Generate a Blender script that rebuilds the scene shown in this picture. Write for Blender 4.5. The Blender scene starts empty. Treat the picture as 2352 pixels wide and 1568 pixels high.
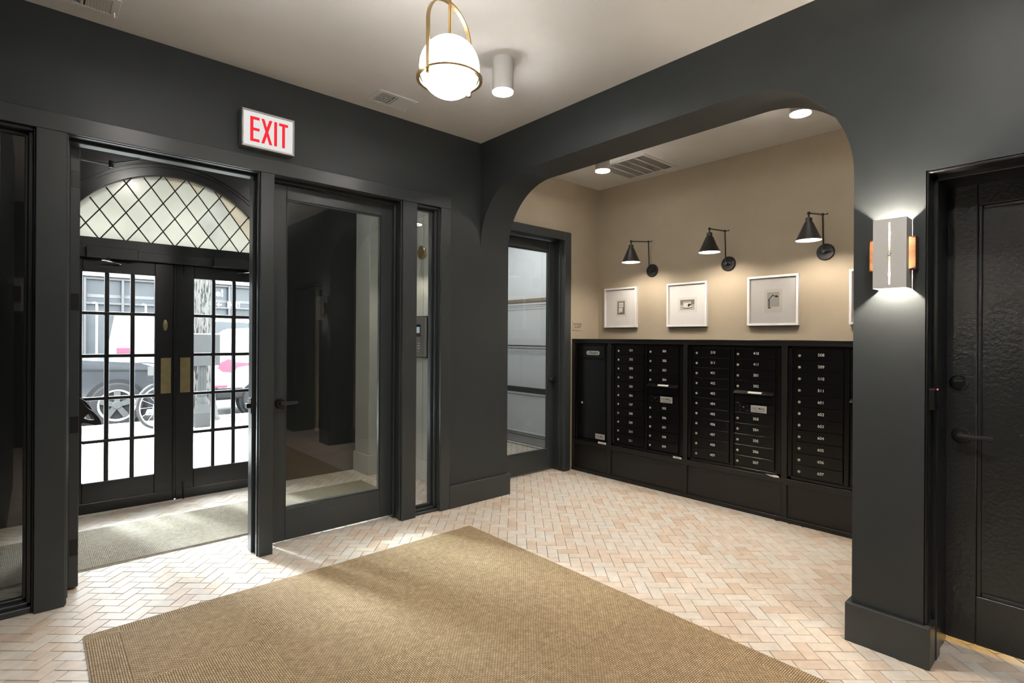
import bpy, bmesh, math, random
from mathutils import Vector, Matrix

random.seed(7)
SC = bpy.context.scene
COL = SC.collection
PI = math.pi

# ------------------------------------------------------------------ camera
FPX, YAW, V0, ROLL = 1228.536, math.radians(48.2479), 776.2855, math.radians(0.3389)
CAM = Vector((-2.854, -3.613, 1.4))
FW = Vector((math.cos(YAW), math.sin(YAW), 0)); RT = Vector((math.sin(YAW), -math.cos(YAW), 0)); UP = Vector((0, 0, 1))
_c, _s = math.cos(ROLL), math.sin(ROLL)
cam_d = bpy.data.cameras.new('camera'); cam_d.sensor_width = 36; cam_d.sensor_fit = 'HORIZONTAL'
cam_d.lens = FPX * 36 / 2352; cam_d.shift_y = -(784 - V0) / 2352; cam_d.clip_start = .02; cam_d.clip_end = 400
cam = bpy.data.objects.new('camera', cam_d); COL.objects.link(cam)
_rx = RT * _c + UP * _s; _ux = UP * _c - RT * _s
cam.matrix_world = Matrix(((_rx.x, _ux.x, -FW.x, CAM.x), (_rx.y, _ux.y, -FW.y, CAM.y), (_rx.z, _ux.z, -FW.z, CAM.z), (0, 0, 0, 1)))
SC.camera = cam
def project(p):
    d = Vector(p) - CAM; z = d.dot(FW)
    if z < .05: return None
    u = FPX * d.dot(RT) / z; v = -FPX * d.z / z
    return (1176 + _c * u - _s * v, V0 + _s * u + _c * v)

# ------------------------------------------------------------------ world (overcast daylight), exposure
SKY = 30.0
w = bpy.data.worlds.new('overcast_sky'); SC.world = w; w.use_nodes = True
bg = w.node_tree.nodes['Background']; bg.inputs[0].default_value = (.88, .945, 1, 1); bg.inputs[1].default_value = SKY
SC.view_settings.view_transform = 'Standard'; SC.view_settings.look = 'None'
SC.view_settings.exposure = 0.0; SC.view_settings.gamma = 1.0; SC.view_settings.use_curve_mapping = False
cy = SC.cycles
cy.use_denoising = True; cy.sample_clamp_indirect = 6; cy.caustics_reflective = False; cy.caustics_refractive = False
cy.max_bounces = 10; cy.diffuse_bounces = 5; cy.transparent_max_bounces = 24; cy.use_light_tree = True
# hazy low daylight direction down the street
sl = bpy.data.lights.new('hazy_sun', 'SUN'); sl.energy = 13.0; sl.angle = math.radians(9); sl.color = (.86, .94, 1)
so_ = bpy.data.objects.new('hazy_sun', sl); COL.objects.link(so_)
_el = math.radians(29); so_.rotation_euler = Vector((.28 * math.cos(_el), -.96 * math.cos(_el), -math.sin(_el))).to_track_quat('-Z', 'Y').to_euler(); so_.location = (-4, 8, 6)
# daylight portal in the street-door opening (guides sampling only, gives no light of its own)
pl = bpy.data.lights.new('daylight_portal', 'AREA'); pl.shape = 'RECTANGLE'; pl.size = 1.56; pl.size_y = 2.1
pl.cycles.is_portal = True
po = bpy.data.objects.new('daylight_portal', pl); COL.objects.link(po)
po.location = (-1.955, 1.83, 1.08); po.rotation_euler = (math.radians(-90), 0, 0)

# lamp strengths
WARM = (1, .95, .885); WARMER = (1, .88, .74)
L_GLOBE = 30.0; L_DOWN = 760.0; L_ALC = 950.0; L_BULB = 560.0; L_SCONCE = 6300.0; L_CLOSET = 95.0; L_VEST = 260.0; L_BRASS = 260.0

# ------------------------------------------------------------------ materials
MATS = {}
def nmat(name):
    m = bpy.data.materials.new(name); m.use_nodes = True; MATS[name] = m
    nt = m.node_tree; return m, nt, nt.nodes['Principled BSDF']
def N(nt, t, **k):
    n = nt.nodes.new(t)
    for a, b in k.items(): setattr(n, a, b)
    return n
def paint(name, col, rough=.5, var=.06, bump=.0, scale=6, bscale=120, spec=.5, metal=0, coat=0):
    m, nt, p = nmat(name); L = nt.links.new
    p.inputs['Roughness'].default_value = rough; p.inputs['Metallic'].default_value = metal
    p.inputs['Specular IOR Level'].default_value = spec; p.inputs['Coat Weight'].default_value = coat
    g = N(nt, 'ShaderNodeNewGeometry'); n = N(nt, 'ShaderNodeTexNoise'); n.inputs['Scale'].default_value = scale; n.inputs['Detail'].default_value = 4
    L(g.outputs['Position'], n.inputs['Vector'])
    r = N(nt, 'ShaderNodeMapRange'); r.inputs[1].default_value = .25; r.inputs[2].default_value = .75
    r.inputs[3].default_value = 1 - var; r.inputs[4].default_value = 1 + var; L(n.outputs['Fac'], r.inputs[0])
    mx = N(nt, 'ShaderNodeMix', data_type='RGBA', blend_type='MULTIPLY'); mx.inputs[0].default_value = 1
    mx.inputs[6].default_value = (*col, 1); L(r.outputs[0], mx.inputs[7]); L(mx.outputs[2], p.inputs['Base Color'])
    if bump:
        b = N(nt, 'ShaderNodeTexNoise'); b.inputs['Scale'].default_value = bscale; b.inputs['Detail'].default_value = 3
        L(g.outputs['Position'], b.inputs['Vector'])
        bp = N(nt, 'ShaderNodeBump'); bp.inputs['Strength'].default_value = bump; bp.inputs['Distance'].default_value = .004
        L(b.outputs['Fac'], bp.inputs['Height']); L(bp.outputs[0], p.inputs['Normal'])
    return m
def emit(name, col, strength):
    m, nt, p = nmat(name); e = N(nt, 'ShaderNodeEmission'); e.inputs[0].default_value = (*col, 1); e.inputs[1].default_value = strength
    nt.links.new(e.outputs[0], nt.nodes['Material Output'].inputs[0]); return m
def glass(name, tint=(1, 1, 1), refl=1.0, ior=1.5):
    m, nt, p = nmat(name); L = nt.links.new; nt.nodes.remove(p)
    t = N(nt, 'ShaderNodeBsdfTransparent'); t.inputs[0].default_value = (*tint, 1)
    g = N(nt, 'ShaderNodeBsdfGlossy'); g.inputs['Roughness'].default_value = .005; g.inputs[0].default_value = (1, 1, 1, 1)
    f = N(nt, 'ShaderNodeFresnel'); f.inputs[0].default_value = ior
    mu = N(nt, 'ShaderNodeMath', operation='MULTIPLY'); mu.use_clamp = True; mu.inputs[1].default_value = refl; L(f.outputs[0], mu.inputs[0])
    mx = N(nt, 'ShaderNodeMixShader'); L(mu.outputs[0], mx.inputs[0]); L(t.outputs[0], mx.inputs[1]); L(g.outputs[0], mx.inputs[2])
    L(mx.outputs[0], nt.nodes['Material Output'].inputs[0]); return m
def wood(name, c1, c2, rough=.4, scale=(4, 4, 60)):
    m, nt, p = nmat(name); L = nt.links.new; p.inputs['Roughness'].default_value = rough
    g = N(nt, 'ShaderNodeNewGeometry'); mp = N(nt, 'ShaderNodeMapping'); mp.inputs['Scale'].default_value = scale
    L(g.outputs['Position'], mp.inputs[0]); n = N(nt, 'ShaderNodeTexNoise'); n.inputs['Scale'].default_value = 3; n.inputs['Detail'].default_value = 6
    L(mp.outputs[0], n.inputs['Vector']); cr = N(nt, 'ShaderNodeValToRGB'); cr.color_ramp.elements[0].color = (*c1, 1); cr.color_ramp.elements[1].color = (*c2, 1)
    cr.color_ramp.elements[0].position = .35; cr.color_ramp.elements[1].position = .68
    L(n.outputs['Fac'], cr.inputs[0]); L(cr.outputs[0], p.inputs['Base Color']); return m
def tile_mat(name, kind):
    m, nt, p = nmat(name); L = nt.links.new
    a = N(nt, 'ShaderNodeAttribute', attribute_type=kind, attribute_name='tone')
    cr = N(nt, 'ShaderNodeValToRGB'); e = cr.color_ramp.elements
    e[0].position = 0; e[0].color = (.64, .505, .39, 1); e[1].position = 1; e[1].color = (.73, .68, .61, 1)
    for ps, c in ((.25, (.71, .59, .485)), (.5, (.73, .645, .55)), (.75, (.70, .63, .545))):
        k = cr.color_ramp.elements.new(ps); k.color = (*c, 1)
    L(a.outputs['Fac'], cr.inputs[0])
    g = N(nt, 'ShaderNodeNewGeometry'); n = N(nt, 'ShaderNodeTexNoise'); n.inputs['Scale'].default_value = 14; n.inputs['Detail'].default_value = 6; n.inputs['Roughness'].default_value = .65
    L(g.outputs['Position'], n.inputs['Vector'])
    r = N(nt, 'ShaderNodeMapRange'); r.inputs[1].default_value = .3; r.inputs[2].default_value = .7; r.inputs[3].default_value = .86; r.inputs[4].default_value = 1.1
    L(n.outputs['Fac'], r.inputs[0]); mx = N(nt, 'ShaderNodeMix', data_type='RGBA', blend_type='MULTIPLY'); mx.inputs[0].default_value = 1
    L(cr.outputs[0], mx.inputs[6]); L(r.outputs[0], mx.inputs[7]); L(mx.outputs[2], p.inputs['Base Color'])
    p.inputs['Roughness'].default_value = .42; p.inputs['Specular IOR Level'].default_value = .4
    bp = N(nt, 'ShaderNodeBump'); bp.inputs['Strength'].default_value = .15; bp.inputs['Distance'].default_value = .003
    L(n.outputs['Fac'], bp.inputs['Height']); L(bp.outputs[0], p.inputs['Normal']); return m
def weave(name, rot, col=(.53, .385, .225), dark=(.12, .08, .042)):
    m, nt, p = nmat(name); L = nt.links.new
    g = N(nt, 'ShaderNodeNewGeometry'); mp = N(nt, 'ShaderNodeMapping'); mp.inputs['Rotation'].default_value = (0, 0, rot)
    L(g.outputs['Position'], mp.inputs[0])
    br = N(nt, 'ShaderNodeTexBrick'); br.offset = .5; br.inputs['Scale'].default_value = 1; br.inputs['Brick Width'].default_value = .0165
    br.inputs['Row Height'].default_value = .0088; br.inputs['Mortar Size'].default_value = .0019; br.inputs['Mortar Smooth'].default_value = .8
    br.inputs['Color1'].default_value = (*[c * 1.12 for c in col], 1); br.inputs['Color2'].default_value = (*[c * .88 for c in col], 1); br.inputs['Mortar'].default_value = (*dark, 1)
    L(mp.outputs[0], br.inputs['Vector'])
    n = N(nt, 'ShaderNodeTexNoise'); n.inputs['Scale'].default_value = 40; n.inputs['Detail'].default_value = 3; L(g.outputs['Position'], n.inputs['Vector'])
    r = N(nt, 'ShaderNodeMapRange'); r.inputs[1].default_value = .3; r.inputs[2].default_value = .7; r.inputs[3].default_value = .85; r.inputs[4].default_value = 1.12; L(n.outputs['Fac'], r.inputs[0])
    mx = N(nt, 'ShaderNodeMix', data_type='RGBA', blend_type='MULTIPLY'); mx.inputs[0].default_value = 1
    L(br.outputs['Color'], mx.inputs[6]); L(r.outputs[0], mx.inputs[7]); L(mx.outputs[2], p.inputs['Base Color'])
    p.inputs['Roughness'].default_value = .75; p.inputs['Specular IOR Level'].default_value = .25
    inv = N(nt, 'ShaderNodeMath', operation='SUBTRACT'); inv.inputs[0].default_value = 1; L(br.outputs['Fac'], inv.inputs[1])
    bp = N(nt, 'ShaderNodeBump'); bp.inputs['Strength'].default_value = .8; bp.inputs['Distance'].default_value = .004
    L(inv.outputs[0], bp.inputs['Height']); L(bp.outputs[0], p.inputs['Normal']); return m
def translucent(name, col, vscale=3):
    m, nt, p = nmat(name); L = nt.links.new; nt.nodes.remove(p)
    g = N(nt, 'ShaderNodeNewGeometry'); n = N(nt, 'ShaderNodeTexNoise'); n.inputs['Scale'].default_value = vscale; n.inputs['Detail'].default_value = 5
    L(g.outputs['Position'], n.inputs['Vector']); r = N(nt, 'ShaderNodeMapRange'); r.inputs[1].default_value = .3; r.inputs[2].default_value = .7; r.inputs[3].default_value = .85; r.inputs[4].default_value = 1.12
    L(n.outputs['Fac'], r.inputs[0]); mx = N(nt, 'ShaderNodeMix', data_type='RGBA', blend_type='MULTIPLY'); mx.inputs[0].default_value = 1
    mx.inputs[6].default_value = (*col, 1); L(r.outputs[0], mx.inputs[7])
    t = N(nt, 'ShaderNodeBsdfTranslucent'); L(mx.outputs[2], t.inputs[0])
    gl = N(nt, 'ShaderNodeBsdfGlossy'); gl.inputs['Roughness'].default_value = .25; ms = N(nt, 'ShaderNodeMixShader'); ms.inputs[0].default_value = .05
    L(t.outputs[0], ms.inputs[1]); L(gl.outputs[0], ms.inputs[2]); L(ms.outputs[0], nt.nodes['Material Output'].inputs[0]); return m

M = {}
M['wall'] = paint('charcoal_wall_paint', (.037, .0435, .046), .46, .05, .12, bscale=260, spec=.35)
M['trim'] = paint('charcoal_trim_enamel', (.039, .0455, .048), .33, .05, .04, bscale=90, spec=.45)
M['black_trim'] = paint('black_trim_enamel', (.0085, .0092, .0098), .3, .08, .1, bscale=70, spec=.5)
M['ceiling'] = paint('white_ceiling_paint', (.80, .785, .76), .9, .02)
M['beige'] = paint('beige_wall_paint', (.45, .385, .29), .75, .03, .05, bscale=300, spec=.25)
M['vest'] = paint('pale_grey_green_paint', (.46, .48, .45), .6, .03)
M['closet'] = paint('white_closet_paint', (.72, .73, .74), .8, .02)
M['grout'] = paint('dark_grout', (.07, .062, .053), .9, .2, scale=30)
M['tile'] = tile_mat('clay_tile_single', 'OBJECT'); M['tile_s'] = tile_mat('clay_tile_field', 'GEOMETRY')
M['rug_a'] = weave('sisal_weave_lengthwise', 0); M['rug_b'] = weave('sisal_weave_crosswise', PI / 2)
M['mat_a'] = weave('grey_sisal_lengthwise', 0, (.40, .345, .255), (.12, .10, .07)); M['mat_b'] = weave('grey_sisal_crosswise', PI / 2, (.40, .345, .255), (.12, .10, .07))
M['rug_edge'] = paint('pale_rug_backing', (.62, .58, .5), .8)
M['mailbox'] = paint('black_mailbox_enamel', (.0045, .0045, .005), .24, .1, .03, bscale=200, spec=.3)
M['cabinet'] = paint('black_cabinet_paint', (.012, .0115, .011), .38, .1, .05, bscale=120, spec=.4)
M['black'] = paint('matt_black_metal', (.008, .008, .008), .35, .1, spec=.5)
M['lampblack'] = paint('black_lamp_metal', (.012, .0115, .011), .38, .1, spec=.5)
M['white'] = paint('white_lacquer', (.86, .855, .84), .4, .02)
M['matboard'] = paint('white_mat_board', (.78, .76, .75), .85, .01)
M['paper'] = paint('cream_print_paper', (.72, .69, .63), .9, .03)
M['ink'] = paint('black_etching_ink', (.02, .02, .02), .9, .3, scale=300)
M['ink_grey'] = paint('grey_etching_tone', (.20, .195, .18), .9, .5, scale=500)
M['ink_light'] = paint('light_etching_tone', (.46, .45, .42), .9, .25, scale=500)
M['brass'] = paint('satin_brass', (.50, .36, .18), .32, .05, metal=1)
M['brass_dull'] = paint('aged_brass_plate', (.36, .31, .17), .42, .15, metal=1, scale=20)
M['steel'] = paint('brushed_steel', (.55, .55, .55), .3, .06, metal=1)
M['chrome'] = paint('chrome', (.75, .75, .76), .12, .02, metal=1)
M['locksteel'] = paint('nickel_lock', (.62, .57, .48), .4, .1, metal=.35)
M['alu'] = paint('aluminium_plate', (.62, .62, .61), .5, .05, metal=.6)
M['sconce'] = paint('pale_grey_sconce_enamel', (.60, .595, .585), .4, .02)
M['wood'] = wood('honey_wood', (.05, .019, .0055), (.105, .047, .016))
M['glass'] = glass('clear_glass', (.93, .96, .95), 1.7); M['glass_green'] = glass('clear_door_glass', (.90, .94, .92), 2.0)
M['glass_dark'] = glass('street_window_glass', (.55, .58, .6), 1.4)
M['artglass'] = glass('picture_glass', (.98, .98, .98), .5)
M['leadglass'] = translucent('cream_textured_glass', (.062, .059, .047)); M['leadglass2'] = translucent('tan_textured_glass', (.060, .051, .036))
M['leadglass3'] = translucent('grey_textured_glass', (.052, .051, .042), 6)
M['lead'] = paint('lead_came', (.02, .02, .02), .5, .1)
M['red'] = emit('exit_letter_red', (1.0, .035, .05), .95)
M['exitface'] = emit('exit_sign_face', (1, .985, .95), .80)
M['globe'] = emit('opal_globe_glow', WARM, L_GLOBE)
M['down'] = emit('downlight_glow', WARM, L_DOWN); M['alcdown'] = emit('alcove_downlight_glow', WARMER, L_ALC)
M['rim'] = emit('added_rim_glow', WARM, 520); M['vestfill'] = emit('added_vestibule_glow', (1, .96, .90), L_VEST); M['brassglobe'] = emit('brass_light_globe_glow', WARMER, L_BRASS)  # rim and vestibule glows are added light for ceiling and floor
M['bulb'] = emit('lamp_bulb_glow', WARMER, L_BULB); M['sbulb'] = emit('sconce_bulb_glow', (1, .86, .70), L_SCONCE)
M['closetlamp'] = emit('closet_lamp_glow', (.95, .98, 1), L_CLOSET)
M['backlamp'] = emit('yellow_lamp_glow', (1, .66, .20), 260)
M['screen'] = emit('intercom_screen', (.55, .68, .72), .55)
M['led'] = emit('red_led', (1, .12, .18), 3)
M['ductgrey'] = paint('grey_duct', (.55, .54, .51), .8); M['doortex'] = paint('lumpy_black_enamel', (.028, .030, .031), .26, .08, .6, bscale=55, spec=.5)
M['key'] = paint('pale_key', (.75, .76, .77), .4)
M['printblack'] = paint('black_print', (.01, .01, .01), .6); M['printwhite'] = paint('white_print', (.82, .81, .78), .6)
M['faint'] = paint('faint_green_print', (.12, .2, .17), .6)
M['plastic'] = paint('black_plastic', (.006, .006, .006), .25)
M['wire'] = paint('chrome_wire', (.5, .5, .5), .3, metal=.9); M['wirebrown'] = paint('bronze_wire', (.20, .15, .10), .45, metal=.6)
# street
M['concrete'] = paint('pale_concrete', (.52, .51, .49), .9, .05, scale=3); M['asphalt'] = paint('asphalt', (.05, .05, .05), .95, .2, scale=20)
M['soil'] = paint('grey_soil', (.05, .048, .042), 1, .5, scale=25)
M['bark'] = paint('grey_bark', (.040, .039, .036), .95, .3, scale=30)
def bark_mat():
    m, nt, p = nmat('cracked_grey_bark'); L = nt.links.new; p.inputs['Roughness'].default_value = .95; p.inputs['Specular IOR Level'].default_value = .1
    g = N(nt, 'ShaderNodeNewGeometry'); mp = N(nt, 'ShaderNodeMapping'); mp.inputs['Scale'].default_value = (1, 1, .14); L(g.outputs['Position'], mp.inputs[0])
    n = N(nt, 'ShaderNodeTexNoise'); n.inputs['Scale'].default_value = 9; n.inputs['Detail'].default_value = 4; L(mp.outputs[0], n.inputs['Vector'])
    ad = N(nt, 'ShaderNodeMix', data_type='RGBA', blend_type='ADD'); ad.inputs[0].default_value = .12; L(mp.outputs[0], ad.inputs[6]); L(n.outputs['Color'], ad.inputs[7])
    v = N(nt, 'ShaderNodeTexNoise'); v.inputs['Scale'].default_value = 30; v.inputs['Detail'].default_value = 5; v.inputs['Distortion'].default_value = .6; L(mp.outputs[0], v.inputs['Vector'])
    cr = N(nt, 'ShaderNodeValToRGB'); e = cr.color_ramp.elements; e[0].position = .40; e[0].color = (.010, .010, .0095, 1); e[1].position = .52; e[1].color = (.060, .058, .054, 1); L(v.outputs['Fac'], cr.inputs[0])
    L(cr.outputs[0], p.inputs['Base Color']); bp = N(nt, 'ShaderNodeBump'); bp.inputs['Strength'].default_value = 1; bp.inputs['Distance'].default_value = .03; L(v.outputs['Fac'], bp.inputs['Height']); L(bp.outputs[0], p.inputs['Normal']); return m
M['bark'] = bark_mat()
M['brick'] = paint('brown_brick', (.052, .046, .044), .9, .15, scale=3); M['stonewhite'] = paint('white_stone', (.62, .62, .62), .8, .05)
M['facade_glass'] = paint('grey_shop_glass', (.026, .028, .030), .3, .25, scale=.8, spec=.15); M['blind'] = paint('pale_blind', (.045, .046, .047), .8); M['mullion'] = paint('dark_mullion', (.012, .0125, .0135), .5)
M['carblack'] = paint('black_car_paint', (.020, .021, .023), .22, .1, spec=.5); M['carwhite'] = paint('white_car_paint', (.62, .63, .64), .2, .02)
M['tyre'] = paint('tyre_rubber', (.020, .020, .0205), .85, spec=.1); M['alloy'] = paint('alloy_wheel', (.035, .035, .034), .5, .1, metal=.0)
M['tail'] = paint('red_tail_lens', (.17, .035, .055), .3, spec=.1); M['headlamp'] = paint('clear_lamp_lens', (.07, .073, .076), .2, spec=.2)
M['bumper'] = paint('grey_bumper', (.014, .014, .0145), .7, spec=.1)
M['pole'] = paint('grey_post_paint', (.021, .0215, .021), .7, .1, spec=.15); M['signback'] = paint('grey_sign_metal', (.024, .024, .0235), .6, .05, spec=.15)
M['redpanel'] = paint('faded_red_panel', (.12, .03, .045), .7, spec=.1)
M['bikegrey'] = paint('silver_bike_paint', (.030, .030, .030), .5, spec=.2)

# ------------------------------------------------------------------ mesh helpers
ORG = {}
class MB:
    def __init__(s): s.bm = bmesh.new()
    def box(s, x0, y0, z0, x1, y1, z1, bev=0, seg=1):
        x0, x1 = sorted((x0, x1)); y0, y1 = sorted((y0, y1)); z0, z1 = sorted((z0, z1))
        b = s.bm; vs = [b.verts.new(p) for p in ((x0,y0,z0),(x1,y0,z0),(x1,y1,z0),(x0,y1,z0),(x0,y0,z1),(x1,y0,z1),(x1,y1,z1),(x0,y1,z1))]
        fs = [b.faces.new([vs[i] for i in q]) for q in ((0,3,2,1),(4,5,6,7),(0,1,5,4),(1,2,6,5),(2,3,7,6),(3,0,4,7))]
        if bev:
            es = list({e for f in fs for e in f.edges}); bev = min(bev, .45 * min(x1-x0, y1-y0, z1-z0))
            bmesh.ops.bevel(b, geom=es, offset=bev, segments=seg, affect='EDGES', profile=.5)
        return s
    def poly(s, pts):
        s.bm.faces.new([s.bm.verts.new(p) for p in pts]); return s
    def prism(s, pts, d):                       # polygon (3-D points) extruded by vector d
        b = s.bm; d = Vector(d); a = [b.verts.new(p) for p in pts]; c = [b.verts.new(Vector(p) + d) for p in pts]; n = len(pts)
        b.faces.new(a[::-1]); b.faces.new(c)
        for i in range(n): b.faces.new((a[i], a[(i+1) % n], c[(i+1) % n], c[i]))
        return s
    def tube(s, path, r, n=8, caps=True):
        b = s.bm; path = [Vector(p) for p in path]; rings = []; prev = None
        for i, p in enumerate(path):
            if i == 0: t = path[1] - p
            elif i == len(path) - 1: t = p - path[i-1]
            else: t = (path[i+1] - p).normalized() + (p - path[i-1]).normalized()
            t.normalize()
            if prev is None:
                u = t.orthogonal().normalized()
            else:
                u = prev - t * prev.dot(t); u.normalize()
            prev = u; v = t.cross(u); rr = r[i] if isinstance(r, (list, tuple)) else r
            rings.append([b.verts.new(p + (u * math.cos(2*PI*k/n) + v * math.sin(2*PI*k/n)) * rr) for k in range(n)])
        for A, B in zip(rings, rings[1:]):
            for k in range(n): b.faces.new((A[k], A[(k+1) % n], B[(k+1) % n], B[k]))
        if caps: b.faces.new(rings[0][::-1]); b.faces.new(rings[-1])
        return s
    def lathe(s, prof, origin=(0,0,0), axis=(0,0,1), n=24, caps=True):   # prof: (radius, height) along axis
        b = s.bm; ax = Vector(axis).normalized(); u = ax.orthogonal().normalized(); v = ax.cross(u); o = Vector(origin); rings = []
        for r, h in prof:
            if r < 1e-6: rings.append([b.verts.new(o + ax * h)])
            else: rings.append([b.verts.new(o + ax * h + (u * math.cos(2*PI*k/n) + v * math.sin(2*PI*k/n)) * r) for k in range(n)])
        for A, B in zip(rings, rings[1:]):
            for k in range(n):
                q = [A[k % len(A)], A[(k+1) % len(A)], B[(k+1) % len(B)], B[k % len(B)]]
                q = list(dict.fromkeys(q))
                if len(q) > 2: b.faces.new(q)
        if caps:
            if len(rings[0]) > 1: b.faces.new(rings[0][::-1])
            if len(rings[-1]) > 1: b.faces.new(rings[-1])
        return s
    def mesh(s, me, mat4):
        b = s.bm; t = bmesh.new(); t.from_mesh(me); t.transform(mat4); tmp = bpy.data.meshes.new('t'); t.to_mesh(tmp); t.free(); b.from_mesh(tmp); bpy.data.meshes.remove(tmp); return s
    def build(s, name, mat, parent=None, smooth=False, angle=35):
        b = s.bm; bmesh.ops.recalc_face_normals(b, faces=b.faces[:])
        if parent is not None: org = ORG[parent.name]
        else:
            xs = [v.co for v in b.verts]; org = Vector(((min(p.x for p in xs)+max(p.x for p in xs))/2, (min(p.y for p in xs)+max(p.y for p in xs))/2, min(p.z for p in xs)))
        bmesh.ops.translate(b, verts=b.verts[:], vec=-org)
        me = bpy.data.meshes.new(name); b.to_mesh(me); b.free()
        if smooth:
            for p in me.polygons: p.use_smooth = True
            me.set_sharp_from_angle(angle=math.radians(angle))
        me.materials.append(M[mat] if isinstance(mat, str) else mat)
        o = bpy.data.objects.new(name, me); COL.objects.link(o)
        if parent is not None: o.parent = parent
        else: o.location = org
        ORG[o.name] = org.copy(); return o
def tag(o, label, cat, group=None, kind=None):
    o['label'] = label; o['category'] = cat
    if group: o['group'] = group
    if kind: o['kind'] = kind
    return o
def thing(name, loc, label, cat, group=None, kind=None):
    o = bpy.data.objects.new(name, None); o.empty_display_size = .05; COL.objects.link(o); o.location = loc; ORG[o.name] = Vector(loc)
    return tag(o, label, cat, group, kind)
def place(name, me, parent, pos, props=None):
    o = bpy.data.objects.new(name, me); COL.objects.link(o); o.parent = parent; o.location = Vector(pos) - ORG[parent.name]; ORG[o.name] = Vector(pos)
    if props:
        for k, v in props.items(): o[k] = v
    return o
def box(name, mat, parent, a, b, bev=.002, seg=1):
    return MB().box(*a, *b, bev=bev, seg=seg).build(name, mat, parent)
_tc = {}
def text_mesh(txt, size=1.0, align='CENTER', bold=0):
    k = (txt, align, bold)
    if k not in _tc:
        cu = bpy.data.curves.new('lettering', 'FONT'); cu.body = txt; cu.size = 1; cu.align_x = align; cu.align_y = 'CENTER'; cu.offset = bold; cu.resolution_u = 3
        ob = bpy.data.objects.new('lettering', cu); COL.objects.link(ob); dg = bpy.context.evaluated_depsgraph_get()
        me = bpy.data.meshes.new_from_object(ob.evaluated_get(dg)); bpy.data.objects.remove(ob); _tc[k] = me
    return _tc[k]
def facing_x(pos, size, sx=1):      # text lying on a wall that faces -x
    return Matrix(((0, 0, -1, pos[0]), (-size*sx, 0, 0, pos[1]), (0, size, 0, pos[2]), (0, 0, 0, 1)))
def facing_y(pos, size, sx=1):      # text lying on a wall that faces -y
    return Matrix(((size*sx, 0, 0, pos[0]), (0, 0, -1, pos[1]), (0, size, 0, pos[2]), (0, 0, 0, 1)))
def lettering(name, txt, mat, parent, m4, bold=.012):
    return MB().mesh(text_mesh(txt, bold=bold), m4).build(name, mat, parent)

# ------------------------------------------------------------------ room constants
ZC = 3.069; XW = 1.89; YC = .24; XM = 1.45; YE = 1.73
XL = -3.0

# ------------------------------------------------------------------ floor and herringbone tiles
floor = MB().box(-5.2, -5.4, -.12, 2.4, YE + .2, -.004).box(.45, YE + .2, -.12, 2.4, 2.4, -.004).build('floor', 'grout'); tag(floor, 'herringbone floor of pale clay tiles through lobby, alcove and vestibule', 'floor', kind='structure')
TW = .0668; TA = math.radians(-42.3); E1 = Vector((math.cos(TA), math.sin(TA), 0)); E2 = Vector((-math.sin(TA), math.cos(TA), 0)); TO = Vector((-.268, -1.972, 0))
def tile_bm(lx, ly):
    g = .0014; b = .0013; h = .011; x, y = lx/2 - g, ly/2 - g
    v = [(-x,-y,-h),(x,-y,-h),(x,y,-h),(-x,y,-h),(-x,-y,-b),(x,-y,-b),(x,y,-b),(-x,y,-b),(-x+b,-y+b,0),(x-b,-y+b,0),(x-b,y-b,0),(-x+b,y-b,0)]
    f = [(0,1,5,4),(1,2,6,5),(2,3,7,6),(3,0,4,7),(4,5,9,8),(5,6,10,9),(6,7,11,10),(7,4,8,11),(8,9,10,11)]
    return v, f
TV, TF = tile_bm(2*TW, TW)
tile_me = bpy.data.meshes.new('tile'); tile_me.from_pydata(TV, [], TF); tile_me.materials.append(M['tile'])
tiles = []
for a in range(-120, 121):
    for b in range(-60, 61):
        o = TO + (E1 * (a + 2*b) + E2 * (-a + 2*b)) * TW
        for kind in (0, 1):
            c = o + ((E1 * 1 + E2 * .5) if kind == 0 else (E1 * 2.5 + E2 * 1)) * TW
            if not (-4.9 < c.x < 2.25 and -5.2 < c.y < (2.2 if c.x > .55 else YE + .12)): continue
            if c.x > 1.5 and c.y < .1: continue
            if c.x > .45 and c.y < -3.0: continue
            tiles.append((c, TA + (0 if kind == 0 else PI/2)))
RUG = (-2.678, -.441, -3.03, -.452); MATR = (-3.05, -.475, .45, 1.25)
def visible_area(c):
    if RUG[0]+.05 < c.x < RUG[1]-.05 and RUG[2] < c.y < RUG[3]-.05: return 0
    if MATR[0] < c.x < MATR[1] and MATR[2]+.05 < c.y < MATR[3]-.05: return 0
    if c.x > -.03 and c.y < -2.72: 
        if not (.0 < c.x < .34 and c.y < -3.1): return 0
    p = project(c)
    if p is None or not (-10 < p[0] < 2362 and -10 < p[1] < 1590): return 0
    d = (c - CAM); z = d.dot(FW)
    if c.y > -.03 and c.x < .3:
        X0 = CAM.x + (c.x - CAM.x) * (0 - CAM.y) / (c.y - CAM.y)
        if not (-2.72 < X0 < -1.8): return 0
    return 1 / z**3
ranked = sorted(range(len(tiles)), key=lambda i: -visible_area(tiles[i][0]))
single = set(i for i in ranked[:300] if visible_area(tiles[i][0]) > 0)
SV, SF, ST = [], [], []
for i, (c, ang) in enumerate(tiles):
    tone = random.random(); dz = random.uniform(-.0006, .0006); tx, ty = random.uniform(-.004, .004), random.uniform(-.004, .004)
    if i in single:
        o = place('tile', tile_me, floor, (c.x, c.y, dz), {'tone': tone}); o.rotation_euler = (tx, ty, ang + random.uniform(-.006, .006))
    else:
        k = len(SV); ca, sa = math.cos(ang), math.sin(ang)
        for v in TV: SV.append((c.x + v[0]*ca - v[1]*sa, c.y + v[0]*sa + v[1]*ca, v[2] + dz + tx*v[1] + ty*v[0]))
        for f in TF: SF.append([k + q for q in f]); ST.append(tone)
fo = ORG['floor']
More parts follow.
